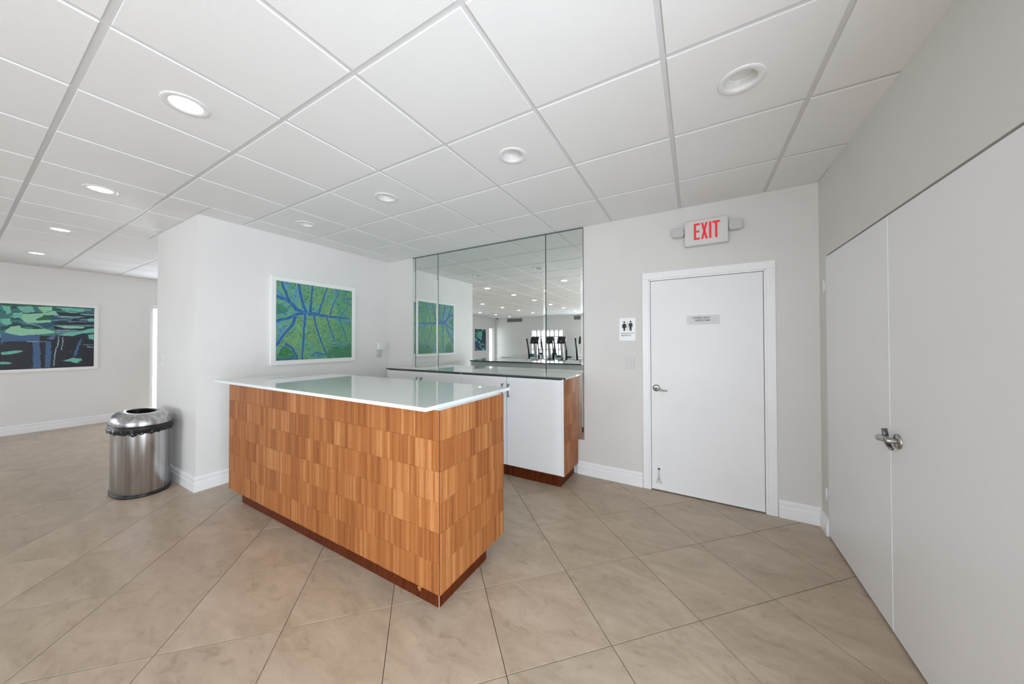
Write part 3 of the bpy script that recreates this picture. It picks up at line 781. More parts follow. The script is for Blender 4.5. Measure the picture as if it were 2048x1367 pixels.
# ------------------------------------------------------------------ mosaic cladding shared by both counters
random.seed(7)
BLK = {}
def block_mesh(k, h, t=0.006):
    key = (k, round(h, 4))
    if key not in BLK:
        wd = k * 0.0105
        BLK[key] = MB().cbox(-wd / 2 + 0.0003, wd / 2 - 0.0003, -t, 0.001, -h / 2 + 0.0003, h / 2 - 0.0003, 0.0006).mesh('wood_block', M_WOOD)
    return BLK[key]
def clad(parent, length, zs, place, rot, widths=(4, 5, 6, 7, 8, 9, 11)):
    base = wloc(parent)
    n = int(round(length / 0.0105)); unit = length / n
    for z0, z1 in zip(zs[:-1], zs[1:]):
        left = n; x = 0.0
        while left > 0:
            k = random.choice(widths)
            if left - k < 4: k = left
            if k > 14: k = left // 2
            o = link('wood_block', block_mesh(k, z1 - z0), parent)
            wd = k * unit
            p = Vector(place(x + wd / 2, random.choice((0.0, 0.0, 0.0006, 0.0011, 0.0017)))); p.z = (z0 + z1) / 2
            o.location = p - base; o.rotation_euler = (0, 0, rot); o.scale = (wd / (k * 0.0105), 1, 1)
            x += wd; left -= k

# ------------------------------------------------------------------ front bar counter
bar = thing('bar_counter', 'wood mosaic bar counter with a white glass top in the middle of the room', 'counter', (-2.36, 1.55, 0))
CX0, CX1, CY0, CY1, CZ0, CZ1 = -3.585, -1.128, 1.240, 1.868, 0.112, 1.046
core = MB()
core.box(CX0 + 0.001, CX1 - 0.008, CY0 + 0.008, CY1 - 0.020, CZ0 + 0.001, CZ1)
part('carcass', core, M_CAB, bar)
zs = [CZ0 + (CZ1 - CZ0) * k / 6 for k in range(7)]
clad(bar, (CX1 - 0.0058) - CX0, zs, lambda s, d: (CX0 + s, CY0 + 0.007 - d, 0), 0.0)
clad(bar, CY1 - (CY0 + 0.0042), zs, lambda s, d: (CX1 - 0.007 + d, CY0 + 0.0042 + s, 0), PI / 2)
mb = MB(); mb.box(CX1 - 0.0095, CX1 - 0.0025, CY0 + 0.0028, CY0 + 0.0095, CZ0, CZ1)
part('corner_joint', mb, M_GAP, bar)
for a, b in ((CX0 + 0.004, -2.975), (-2.972, -2.362), (-2.359, -1.749), (-1.746, CX1 - 0.012)):
    d_ = part('cabinet_door', MB().cbox(a, b, CY1 - 0.018, CY1, CZ0 + 0.004, CZ1 - 0.012, 0.001), M_CAB, bar)
mb = MB(); mb.cbox(-3.450, -1.176, 1.288, 1.728, 0.0, CZ0 + 0.001, 0.0015)
part('plinth', mb, M_PLINTH, bar)
part('corner_strip', MB().box(-1.1765, -1.1750, 1.2870, 1.2885, 0.0, CZ0), M_TRIM, bar)
slab = MB()
SP = [(-3.725, 1.176), (-1.176, 1.190), (-1.168, 2.022), (-3.50, 2.000)]
ST0, ST1 = 1.046, 1.066
v = [(x, y, ST0) for x, y in SP] + [(x, y, ST1 - 0.0015) for x, y in SP] + [(x, y, ST1) for x, y in inset_poly(SP, 0.0015)]
slab.add(v, [(3, 2, 1, 0)], 1); slab.add(v, [(8, 9, 10, 11)], 0)
for k in range(4):
    l = (k + 1) % 4; mi = 2 if k == 2 else 1  # back edge keeps the dark green of the glass, the others are painted lit
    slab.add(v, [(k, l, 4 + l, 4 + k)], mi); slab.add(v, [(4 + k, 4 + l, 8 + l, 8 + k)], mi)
part('glass_top', slab, [M_SLAB, M_SLAB_EDGE_LIT, M_SLAB_DARK], bar)
sp = MB(); sx, sy, sz = -1.262, 1.239, 0.110
sp.rings([[(sx - 0.013, sy, sz + 0.003), (sx + 0.012, sy - 0.001, sz + 0.003), (sx + 0.012, sy + 0.006, sz + 0.003), (sx - 0.013, sy + 0.006, sz + 0.003)],
          [(sx - 0.010, sy - 0.004, sz - 0.008), (sx + 0.006, sy - 0.005, sz - 0.006), (sx + 0.006, sy + 0.004, sz - 0.006), (sx - 0.010, sy + 0.004, sz - 0.008)],
          [(sx - 0.004, sy - 0.003, sz - 0.019), (sx + 0.002, sy - 0.003, sz - 0.018), (sx + 0.002, sy + 0.002, sz - 0.018), (sx - 0.004, sy + 0.002, sz - 0.019)]], smooth=False)
sp.cbox(sx - 0.016, sx - 0.008, sy - 0.005, sy + 0.001, sz - 0.006, sz + 0.003, 0.001)
part('splinter', sp, M_WOOD, bar, 'chipped wood splinter hanging from the lower edge')

# ------------------------------------------------------------------ back cabinets: two double units, then the worktop on them
QX0, QX1, QY0, QY1, QZ0, QZ1 = -3.555, -1.080, 2.900, BYM - 0.014, 0.114, 1.034
DX = [-3.545, -2.960, -2.324, -1.719, -1.106]
def pull(mb, x, z0, z1):
    y = QY0
    mb.tube([(x, y - 0.028, z0), (x, y - 0.028, z1)], 0.0055, 10)
    mb.tube([(x, y + 0.001, z0 + 0.006), (x, y - 0.030, z0 + 0.006)], 0.005, 8); mb.tube([(x, y + 0.001, z1 - 0.006), (x, y - 0.030, z1 - 0.006)], 0.005, 8)
cabs = []
for ci, (xa, xb, ds_, lab) in enumerate(((QX0, DX[2], (0, 1), 'white two-door base cabinet by the left wall'), (DX[2], QX1, (2, 3), 'white two-door base cabinet with the wood clad end below the mirror'))):
    t = thing('base_cabinet', lab, 'cabinet', ((xa + xb) / 2, 3.05, 0), 'base cabinets under the mirror')
    cabs.append(t)
    xr = xb - (0.0075 if ci == 1 else 0.0007)
    body = MB().box(xa + 0.0007, xr, QY0 + 0.021, QY1, QZ0, QZ1)
    part('carcass', body, M_CAB, t)
    part('door_shadow', MB().box(xa + 0.004, xr - 0.024, QY0 + 0.0185, QY0 + 0.0212, QZ0 + 0.003, QZ1 - 0.001), M_GAP, t)
    if ci == 1: part('end_edge', MB().cbox(DX[4] + 0.001, QX1 - 0.007, QY0 - 0.001, QY0 + 0.022, QZ0, QZ1, 0.0008), M_EDGE, t)
    else: part('end_edge', MB().cbox(QX0, DX[0] - 0.001, QY0 - 0.001, QY0 + 0.022, QZ0, QZ1, 0.0008), M_EDGE, t)
    for q in ds_:
        g0 = 0.0016 if DX[q] != DX[3] else 0.006; g1 = 0.0016
        dd = part('door', MB().cbox(DX[q] + g0, DX[q + 1] - g1, QY0, QY0 + 0.018, QZ0 + 0.001, QZ1 - 0.008, 0.0012), M_CAB, t)
        hx = DX[q + 1] - 0.038 if q % 2 == 0 else DX[q] + 0.036
        pm = MB(); pull(pm, hx, 0.824, 0.958); part('bar_pull', pm, M_DARKNICKEL, dd, 'dark nickel bar pull')
    pl = MB().cbox(xa + (0.06 if ci == 0 else 0.0), (xb if ci == 0 else -1.127), 2.925, QY1, 0.0, QZ0, 0.001)
    part('plinth', pl, M_PLINTH, t)
zs = [QZ0 + (QZ1 - QZ0) * k / 6 for k in range(7)]
clad(cabs[1], QY1 - (QY0 + 0.001), zs, lambda s, d: (QX1 - 0.007 + d, QY0 + 0.001 + s, 0), PI / 2)
wt = MB()
P2 = [(-3.572, 2.890), (-1.062, 2.890), (-1.062, QY1), (-3.572, QY1)]
W0, W1 = 1.0365, 1.0525
v = [(x, y, W0) for x, y in P2] + [(x, y, W1) for x, y in P2]
wt.add(v, [(3, 2, 1, 0)], 1); wt.add(v, [(4, 5, 6, 7)], 0)
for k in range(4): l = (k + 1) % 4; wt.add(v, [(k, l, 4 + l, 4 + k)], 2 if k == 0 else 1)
top = link('glass_worktop', wt.mesh('glass_worktop', [M_SLAB, M_SLAB_EDGE_LIT, M_SLAB_DARK], (-2.32, 3.07, W0)), None, (-2.32, 3.07, W0))
top['label'] = 'long glossy pale glass worktop lying on the cabinets below the mirror'; top['category'] = 'worktop'

# ------------------------------------------------------------------ pictures
LEAF = {'strokes': ((((0.337, 0.61), (0.461, 0.615), (0.63, 0.594), (0.801, 0.589), (0.951, 0.578)), 0.039, 0.018), (((0.337, 0.621), (0.235, 0.657), (0.178, 0.725), (0.13, 0.769), (0.009, 0.808)), 0.041, 0.033), (((0.337, 0.616), (0.244, 0.595), (0.146, 0.542), (0.007, 0.496)), 0.033, 0.026), (((0.142, 0.748), (0.113, 0.852), (0.066, 0.978)), 0.033, 0.028), (((0.355, 0.631), (0.302, 0.783), (0.268, 0.917), (0.259, 0.985)), 0.028, 0.022), (((0.403, 0.644), (0.415, 0.797), (0.432, 0.993)), 0.028, 0.015), (((0.516, 0.624), (0.535, 0.713), (0.629, 0.988)), 0.02, 0.015), (((0.67, 0.616), (0.709, 0.749), (0.81, 0.979)), 0.017, 0.01), (((0.832, 0.607), (0.853, 0.65), (0.918, 0.738)), 0.011, 0.008), (((0.341, 0.602), (0.325, 0.368), (0.305, 0.004)), 0.024, 0.02), (((0.452, 0.592), (0.48, 0.44), (0.546, 0.249), (0.622, 0.052)), 0.022, 0.013), (((0.626, 0.584), (0.65, 0.485), (0.741, 0.239)), 0.018, 0.012), (((0.801, 0.585), (0.865, 0.434), (0.93, 0.249)), 0.013, 0.009), (((0.215, 0.557), (0.187, 0.455), (0.092, 0.336), (0.009, 0.196)), 0.028, 0.024), (((0.418, 0.041), (0.481, 0.096), (0.622, 0.042), (0.671, 0.15), (0.711, 0.194), (0.813, 0.177), (0.985, 0.196)), 0.011, 0.008), (((0.991, 0.887), (0.853, 0.86)), 0.011, 0.011), (((0.868, 0.868), (0.922, 0.989)), 0.009, 0.009), (((0.874, 0.848), (0.986, 0.786)), 0.007, 0.007), (((0.01, 0.717), (0.075, 0.696), (0.146, 0.637), (0.067, 0.59), (0.007, 0.577)), 0.007, 0.007), (((0.007, 0.646), (0.075, 0.605)), 0.011, 0.011), (((0.285, 0.542), (0.325, 0.508)), 0.006, 0.006), (((0.108, 0.213), (0.188, 0.15), (0.234, 0.067), (0.241, 0.012)), 0.022, 0.018)), 'pale': ((((0.243, 0.914), (0.202, 0.737)), 0.055, 0.028), (((0.226, 0.703), (0.268, 0.808)), 0.013, 0.013), (((0.03, 0.465), (0.054, 0.318), (0.015, 0.231)), 0.046, 0.055), (((0.123, 0.461), (0.045, 0.353)), 0.028, 0.046), (((0.112, 0.975), (0.144, 0.972)), 0.064, 0.046), (((0.698, 0.959), (0.8, 0.962)), 0.046, 0.037), (((0.907, 0.55), (0.984, 0.522)), 0.037, 0.028), (((0.427, 0.04), (0.547, 0.055)), 0.028, 0.046), (((0.013, 0.882), (0.058, 0.818)), 0.037, 0.028)), 'dark': (((0.009, 0.067), (0.108, 0.213), (0.188, 0.167), (0.229, 0.085), (0.238, 0.008), (0.009, 0.004)), ((0.632, 0.041), (0.7, 0.169), (0.813, 0.157), (0.99, 0.181), (0.995, 0.003), (0.632, 0.008)), ((0.005, 0.708), (0.075, 0.688), (0.137, 0.636), (0.067, 0.595), (0.007, 0.586))), 'blue': (((0.009, 0.067), (0.085, 0.186), (0.112, 0.204), (0.047, 0.092), (0.009, 0.058)), ((0.009, 0.031), (0.238, 0.035), (0.238, 0.008), (0.009, 0.004))), 'green': (((0.032, 0.07), (0.116, 0.155), (0.189, 0.095), (0.078, 0.059)),)}
LILY = {'polys': (('t0', ((0.428, 0.995), (0.999, 0.996), (1.001, 0.625), (0.749, 0.512), (0.431, 0.525))), ('dk', ((0.739, 0.901), (1.0, 0.926), (1.002, 0.453), (0.828, 0.514), (0.749, 0.522), (0.729, 0.693))), ('gr', ((0.428, 0.995), (0.746, 0.998), (0.951, 0.993), (0.747, 0.978), (0.428, 0.967))), ('t1', ((0.716, 0.843), (0.827, 0.803), (0.851, 0.784), (0.748, 0.745), (0.718, 0.652), (0.672, 0.63), (0.62, 0.686), (0.717, 0.753))), ('a1', ((0.431, 0.963), (0.478, 0.95), (0.486, 0.866), (0.462, 0.835))), ('a1', ((0.509, 0.955), (0.604, 0.978), (0.619, 0.892), (0.561, 0.865))), ('a2', ((0.633, 0.972), (0.72, 0.984), (0.72, 0.924), (0.67, 0.878))), ('a1', ((0.747, 0.978), (0.926, 0.981), (0.93, 0.939), (0.9, 0.925), (0.786, 0.942))), ('a1', ((0.786, 0.937), (0.9, 0.909), (0.827, 0.901))), ('a1', ((0.492, 0.858), (0.548, 0.883), (0.551, 0.826), (0.538, 0.776), (0.503, 0.811))), ('a1', ((0.476, 0.809), (0.527, 0.833), (0.538, 0.805), (0.503, 0.778))), ('a2', ((0.551, 0.845), (0.678, 0.879), (0.739, 0.926), (0.767, 0.848), (0.671, 0.848), (0.605, 0.724), (0.577, 0.703), (0.538, 0.776))), ('gr', ((0.619, 0.769), (0.686, 0.85), (0.716, 0.828), (0.728, 0.799), (0.671, 0.769))), ('a2', ((0.58, 0.751), (0.717, 0.768), (0.717, 0.732), (0.635, 0.716), (0.58, 0.722))), ('a2', ((0.45, 0.572), (0.476, 0.648), (0.531, 0.671), (0.538, 0.633), (0.584, 0.616), (0.68, 0.63), (0.737, 0.593), (0.737, 0.562), (0.635, 0.535), (0.528, 0.518), (0.46, 0.554))), ('a2', ((0.748, 0.679), (0.811, 0.683), (0.931, 0.675), (0.931, 0.648), (0.807, 0.642))), ('a1', ((0.757, 0.528), (0.828, 0.576), (0.91, 0.6), (0.953, 0.639), (1.001, 0.655), (1.001, 0.582), (0.91, 0.558), (0.849, 0.514))), ('a1', ((0.959, 0.538), (1.001, 0.56), (1.002, 0.453), (0.966, 0.474))), ('a1', ((0.948, 0.792), (0.969, 0.826), (1.001, 0.824), (1.001, 0.77), (0.965, 0.772))), ('a1', ((0.429, 0.767), (0.479, 0.771), (0.486, 0.696), (0.459, 0.671), (0.429, 0.701))), ('t0', ((0.429, 0.916), (0.466, 0.789), (0.429, 0.767))), ('bl', ((0.43, 0.553), (0.46, 0.549), (0.528, 0.518), (0.65, 0.53), (0.65, 0.431), (0.447, 0.427), (0.431, 0.376))), ('a1', ((0.432, 0.269), (0.547, 0.292), (0.554, 0.273), (0.496, 0.238), (0.432, 0.227))), ('a1', ((0.433, 0.125), (0.496, 0.105), (0.479, 0.088), (0.433, 0.086))), ('bl', ((0.609, 0.422), (0.65, 0.422), (0.66, 0.002), (0.613, 0.007))), ('bl', ((0.686, 0.431), (0.72, 0.431), (0.715, 0.011), (0.682, 0.014))), ('bl', ((0.894, 0.41), (0.915, 0.494), (0.915, 0.431), (0.883, 0.202), (0.854, 0.162))), ('a1', ((0.792, 0.11), (0.85, 0.152), (0.912, 0.142), (0.923, 0.11), (0.888, 0.081), (0.913, 0.063), (0.871, 0.075), (0.839, 0.096))), ('b2', ((0.688, 0.471), (0.734, 0.522), (0.742, 0.482), (0.726, 0.452)))), 'lines': ((((0.765, 0.502), (0.761, 0.381), (0.742, 0.25), (0.736, 0.029)), 0.009), (((0.792, 0.493), (0.785, 0.289)), 0.008), (((0.578, 0.422), (0.688, 0.426)), 0.009), (((0.771, 0.828), (0.93, 0.849)), 0.008), (((0.909, 0.889), (1.0, 0.894)), 0.01), (((0.555, 0.74), (0.668, 0.644)), 0.01), (((0.924, 0.368), (0.997, 0.367)), 0.006), (((0.958, 0.336), (0.997, 0.324)), 0.014), (((0.737, 0.608), (0.881, 0.614)), 0.008), (((0.93, 0.96), (0.977, 0.966)), 0.01), (((0.728, 0.764), (0.851, 0.805)), 0.008), (((0.827, 0.751), (1.001, 0.765)), 0.007))}

def s2l(c):
    c = np.array(c, float) / 255.0
    return np.where(c <= 0.04045, c / 12.92, ((c + 0.055) / 1.055) ** 2.4)
def vnoise(W, H, fx, fy, seed):
    rng = np.random.default_rng(seed); g = rng.random((fy + 2, fx + 2))
    x = np.linspace(0, fx, W, endpoint=False); y = np.linspace(0, fy, H, endpoint=False)
    xi = x.astype(int); yi = y.astype(int); tx = x - xi; ty = y - yi; tx = tx * tx * (3 - 2 * tx); ty = ty * ty * (3 - 2 * ty)
    a = g[yi][:, xi]; b = g[yi][:, xi + 1]; c = g[yi + 1][:, xi]; d = g[yi + 1][:, xi + 1]
    return (a * (1 - tx) + b * tx) * (1 - ty)[:, None] + (c * (1 - tx) + d * tx) * ty[:, None]
def inpoly(U, V, poly):
    r = np.zeros(U.shape, bool); n = len(poly)
    for i in range(n):
        x0, y0 = poly[i]; x1, y1 = poly[(i + 1) % n]
        if y0 == y1: continue
        c = ((y0 > V) != (y1 > V)) & (U < (x1 - x0) * (V - y0) / (y1 - y0) + x0)
        r ^= c
    return r
def stroke(U, V, pts, w0, w1, asp=1.0):
    best = np.full(U.shape, 1e9); n = len(pts) - 1
    for i in range(n):
        x0, y0 = pts[i]; x1, y1 = pts[i + 1]
        dx, dy = (x1 - x0) * asp, y1 - y0; l2 = dx * dx + dy * dy + 1e-12
        t = np.clip((((U - x0) * asp) * dx + (V - y0) * dy) / l2, 0, 1)
        d = np.hypot((U - x0) * asp - t * dx, V - y0 - t * dy)
        w = (w0 + (w1 - w0) * (i + t) / n) / 2
        best = np.minimum(best, d / w)
    return best
def print_mesh(name, W, H, img, corner, du, dv):
    # a flat print: one vertex grid carrying the ink colours
    me = bpy.data.meshes.new(name)
    gx, gy = np.meshgrid(np.arange(W), np.arange(H))
    P = np.array(corner)[None, None] + np.array(du)[None, None] * (gx / (W - 1))[..., None] + np.array(dv)[None, None] * (gy / (H - 1))[..., None]
    me.vertices.add(W * H); me.vertices.foreach_set('co', P.reshape(-1).astype(np.float32))
    a = (gy[:-1, :-1] * W + gx[:-1, :-1]).reshape(-1)
    q = np.stack([a, a + 1, a + W + 1, a + W], 1).reshape(-1)
    nf = (W - 1) * (H - 1)
    me.loops.add(nf * 4); me.loops.foreach_set('vertex_index', q.astype(np.int32))
    me.polygons.add(nf); me.polygons.foreach_set('loop_start', np.arange(0, nf * 4, 4, dtype=np.int32)); me.polygons.foreach_set('loop_total', np.full(nf, 4, np.int32))
    me.update()
    ca_ = me.color_attributes.new('ink', 'FLOAT_COLOR', 'POINT')
    rgba = np.ones((H, W, 4), np.float32); rgba[..., :3] = s2l(img)
    ca_.data.foreach_set('color', rgba.reshape(-1))
    m = mat(name + '_ink', (1, 1, 1, 1), 0.45); at = N(m, 'ShaderNodeVertexColor'); at.layer_name = 'ink'
    L(m, at.outputs[0], bsdf(m).inputs['Base Color']); me.materials.append(m)
    return me
def mixc(img, mask, col):
    mask = np.clip(mask, 0, 1)[..., None]; return img * (1 - mask) + np.array(col, float) * mask
def leaf_img(W, H):
    U, V = np.meshgrid(np.linspace(0, 1, W), np.linspace(0, 1, H))
    n1 = vnoise(W, H, 6, 6, 1); n2 = vnoise(W, H, 22, 22, 2); n3 = vnoise(W, H, 60, 60, 3); n4 = vnoise(W, H, 40, 14, 5)
    Uw = U + (n2 - 0.5) * 0.012; Vw = V + (vnoise(W, H, 20, 20, 9) - 0.5) * 0.012
    img = np.zeros((H, W, 3)) + np.array((106, 158, 112.0))
    img = mixc(img, np.clip((n1 * 0.6 + n2 * 0.4 - 0.45) * 3.0, 0, 0.85), (92, 158, 138))
    img = mixc(img, np.clip((0.45 - n1 * 0.5 - n4 * 0.5) * 3.0, 0, 0.7), (122, 164, 92))
    img = mixc(img, (U > 0.75) * 0.35, (70, 140, 110))
    for pts, a, b in LEAF['pale']: img = mixc(img, 1.25 - stroke(Uw, Vw, pts, a * 1.1, b * 1.1), (88, 140, 182))
    for p in LEAF['dark']: img = mixc(img, inpoly(Uw, Vw, p) * 0.75, (56, 120, 84))
    for p in LEAF['blue']: img = mixc(img, inpoly(Uw, Vw, p) * 0.9, (46, 98, 160))
    for p in LEAF['green']: img = mixc(img, inpoly(Uw, Vw, p) * 0.95, (50, 118, 48))
    img = mixc(img, np.clip((n3 - 0.72) * 5, 0, 0.55), (44, 98, 106))
    img = mixc(img, np.clip((0.22 - n3) * 5, 0, 0.4), (140, 190, 140))
    for pts, a, b in LEAF['strokes']:
        s = stroke(Uw, Vw, pts, a * 1.22, b * 1.22)
        img = mixc(img, np.clip((2.0 - s), 0, 1) * 0.5, (110, 176, 170))
        img = mixc(img, np.clip((1.12 - s) * 6, 0, 1), (48, 98, 158))
    return img * (0.96 + 0.08 * n2[..., None])
LC = dict(t0=(58, 118, 116), t1=(44, 86, 110), dk=(34, 46, 54), gr=(48, 100, 72), a1=(112, 188, 170), a2=(146, 205, 170), bl=(66, 100, 140), b2=(92, 110, 150))
def lily_img(W, H, seed=0, whole=True):
    U, V = np.meshgrid(np.linspace(0, 1, W), np.linspace(0, 1, H))
    n1 = vnoise(W, H, 14, 30, 31 + seed); n2 = vnoise(W, H, 50, 60, 32 + seed)
    Uw = U + (n1 - 0.5) * 0.008; Vw = V + (n2 - 0.5) * 0.010
    img = np.zeros((H, W, 3)) + np.array((30, 34, 44.0))
    rng = random.Random(11 + seed)
    if not whole:
        img = mixc(img, (V > 0.5) * 0.7, (36, 66, 80)); img = mixc(img, np.clip((0.45 - V) * 3, 0, 0.8) * (n1 > 0.4), (60, 84, 140))
        for k in range(60):
            u, v, a, b = rng.random(), rng.random(), 0.03 + 0.10 * rng.random(), 0.012 + 0.03 * rng.random()
            c = rng.choice(((110, 200, 190), (40, 130, 130), (140, 200, 220), (60, 90, 160), (30, 70, 90), (80, 170, 130)))
            img = mixc(img, ((Uw - u) ** 2 / a ** 2 + (Vw - v - 0.3 * (Uw - u)) ** 2 / b ** 2 < 1), c)
        img = mixc(img, ((Uw - 0.55) ** 2 / 0.05 + (Vw - 0.75) ** 2 / 0.02 < 1) * 0.9, (90, 200, 170))
        return img
    img = mixc(img, (V > 0.48) & (U < 0.45), LC['t0'])
    for k in range(26):
        u, v, a, b = rng.random() * 0.42, 0.5 + 0.5 * rng.random(), 0.03 + 0.06 * rng.random(), 0.01 + 0.02 * rng.random()
        img = mixc(img, ((Uw - u) ** 2 / a ** 2 + (Vw - v) ** 2 / b ** 2 < 1), rng.choice((LC['a1'], LC['a2'], LC['dk'], LC['t1'])))
    for k, (c, p) in enumerate(LILY['polys']):
        img = mixc(img, inpoly(Uw, Vw, p), LC[c])
        if c == 't0' and k == 0: img = mixc(img, inpoly(U, V, p) & (n1 < 0.30), (38, 62, 74))
        if c == 'dk': img = mixc(img, inpoly(U, V, p) & (vnoise(W, H, 5, 60, 71) > 0.66), (96, 140, 150))
    for pts, b in LILY['lines']: img = mixc(img, np.clip((1.2 - stroke(Uw, Vw, pts, b, b * 0.7, 1.5)) * 4, 0, 1), (158, 190, 200))
    img = mixc(img, ((n2 > 0.9) & (V < 0.5)) * 0.5, (60, 90, 130))
    return img
def picture(label, wallx, y0, y1, z0, z1, border, img, W, H, dirx, name='framed_picture', grp='framed pictures on the walls'):
    t = thing(name, label, 'picture', (wallx, (y0 + y1) / 2, (z0 + z1) / 2))
    d = 0.03 * dirx; xa, xb = sorted((wallx + 0.0008 * dirx, wallx + d))
    b = border; m = MB()
    m.cbox(xa, xb, y0 - b, y1 + b, z1, z1 + b, 0.002); m.cbox(xa, xb, y0 - b, y1 + b, z0 - b, z0, 0.002)
    m.cbox(xa, xb, y0 - b, y0, z0, z1, 0.002); m.cbox(xa, xb, y1, y1 + b, z0, z1, 0.002)
    part('frame', m, M_FRAME, t)
    part('backing', MB().box(min(xa, xa + 0.002), xb - 0.008, y0, y1, z0, z1), M_FRAME, t)
    me = print_mesh('print', W, H, img, (xb - 0.007 - wallx, y0 - (y0 + y1) / 2, z0 - (z0 + z1) / 2), (0, y1 - y0, 0), (0, 0, z1 - z0))
    link('print', me, t)
picture('square picture of a green leaf with blue veins on the white wall above the counter', LW, 1.806, 2.717, 1.190, 2.086, 0.050, leaf_img(240, 236), 240, 236, 1)
picture('wide picture of water lily pads on dark water, far left wall', FAR_X, -0.25, 1.255, 0.990, 1.992, 0.045, lily_img(300, 200), 300, 200, 1)
picture('tall picture of blue and teal pond plants, seen small in the mirror', FAR_X, -6.58, -5.66, 0.97, 2.00, 0.02, lily_img(110, 120, 5, False), 110, 120, 1)

# small devices on the walls ---------------------------------------------
dv = thing('wall_device', 'small white wall device in the corner right of the leaf picture', 'wall device', (LW, 3.17, 1.28))
part('upper_box', MB().cbox(LW + 0.0005, LW + 0.045, 3.135, 3.225, 1.285, 1.388, 0.004), M_PLASTIC, dv)
m = MB(); m.rings([[(LW + 0.0005, 3.118, 1.172), (LW + 0.0005, 3.196, 1.172), (LW + 0.0005, 3.196, 1.288), (LW + 0.0005, 3.118, 1.288)],
                   [(LW + 0.018, 3.118, 1.172), (LW + 0.012, 3.196, 1.172), (LW + 0.040, 3.196, 1.288), (LW + 0.040, 3.118, 1.288)]], smooth=False)
part('sloped_cradle', m, M_GPLASTIC, dv)
ps = thing('light_switch', 'small white toggle switch on the end of the white wall block', 'switch', (-5.04, PY, 1.20))
part('face_plate', MB().cbox(-5.080, -5.005, PY - 0.006, PY - 0.0003, 1.140, 1.262, 0.002), M_PLASTIC, ps)
part('toggle', MB().cbox(-5.052, -5.033, PY - 0.020, PY - 0.006, 1.190, 1.222, 0.003), M_GPLASTIC, ps)

# ------------------------------------------------------------------ trash can
can = thing('trash_can', 'oval brushed steel open-top trash can beside the white wall block', 'trash can', (-4.635, 0.93, 0))
EA, EB = 0.290, 0.185
def oval(prof, seg=64, mi=0, **k):
    m = MB(); vs = []
    for o, z in prof:
        for q in range(seg):
            t = 2 * PI * q / seg; ct, st_ = math.cos(t), math.sin(t)
            px = math.copysign(abs(ct) ** 0.86, ct); py = math.copysign(abs(st_) ** 0.86, st_)
            vs.append((can.location.x + (EA + o) * px, can.location.y + (EB + o) * py, z))
    fs = []
    for i in range(len(prof) - 1):
        for q in range(seg):
            a = i * seg + q; b = i * seg + (q + 1) % seg; fs.append((a, b, b + seg, a + seg))
    m.add(vs, fs, 0, True); return m
part('body', oval([(-0.006, 0.022), (-0.004, 0.024), (-0.004, 0.600)]), M_STEEL, can)
part('base_ring', oval([(-0.02, 0.0), (0.002, 0.0), (0.004, 0.004), (0.004, 0.018), (-0.003, 0.024), (-0.010, 0.024)]), M_BLACK, can)
part('rim_band', oval([(-0.006, 0.578), (0.008, 0.580), (0.012, 0.586), (0.012, 0.640), (0.004, 0.643)]), M_BLACK, can)
part('lid', oval([(0.008, 0.640), (0.009, 0.655), (0.003, 0.685), (-0.012, 0.712), (-0.036, 0.732), (-0.070, 0.742), (-0.094, 0.742), (-0.099, 0.734), (-0.099, 0.690)]), M_STEEL, can)
part('opening_liner', oval([(-0.0995, 0.738), (-0.101, 0.640), (-0.11, 0.40), (-0.125, 0.10)]), M_BLACK, can)
# crumpled bin liner hanging below the band
rng = random.Random(4); seg = 96; m = MB(); vs = []
lows = [0.570 + 0.010 * rng.random() - (0.026 * rng.random() if rng.random() < 0.5 else 0) for _ in range(seg)]
lows = [(lows[k] + lows[(k + 1) % seg]) / 2 for k in range(seg)]
for row in range(4):
    for q in range(seg):
        t = 2 * PI * q / seg; ct, st_ = math.cos(t), math.sin(t)
        px = math.copysign(abs(ct) ** 0.86, ct); py = math.copysign(abs(st_) ** 0.86, st_)
        o = (0.0125, 0.015, 0.014, 0.011)[row] + rng.random() * 0.007 * (row > 0)
        z = 0.615 + (lows[q] - 0.615) * row / 3
        vs.append((can.location.x + (EA + o) * px, can.location.y + (EB + o) * py, z))
m.add(vs, [(r * seg + q, r * seg + (q + 1) % seg, (r + 1) * seg + (q + 1) % seg, (r + 1) * seg + q) for r in range(3) for q in range(seg)], 0, False)
part('bin_liner', m, M_BAG, can)

# ------------------------------------------------------------------ recessed ceiling lamps
M_RING = mat('white_lamp_trim', (0.78, 0.78, 0.78, 1), 0.4)
def lamp_meshes():
    zt = ZC - 0.007
    ring = MB().lathe([(0.092, zt + 0.0002), (0.092, zt - 0.003), (0.0895, zt - 0.005), (0.066, zt - 0.004), (0.0625, zt - 0.001), (0.062, zt + 0.006)], seg=48)
    lens_on = MB().lathe([(0.062, zt + 0.003), (0.05, zt + 0.002), (0.0, zt + 0.0015)], seg=40)
    baf = MB().lathe([(0.062, zt + 0.004), (0.060, zt + 0.014), (0.055, zt + 0.028), (0.048, zt + 0.038)], seg=40)
    lens_off = MB().lathe([(0.048, zt + 0.038), (0.045, zt + 0.037), (0.042, zt + 0.034), (0.040, zt + 0.036), (0.0, zt + 0.034)], seg=36)
    return ring.mesh('trim_ring', M_RING, (0, 0, ZC)), lens_on.mesh('lens', M_LENS_ON, (0, 0, ZC)), baf.mesh('baffle', M_PLASTIC, (0, 0, ZC)), lens_off.mesh('lens', M_LENS_OFF, (0, 0, ZC))
RG, LO, BF, LF_ = lamp_meshes()
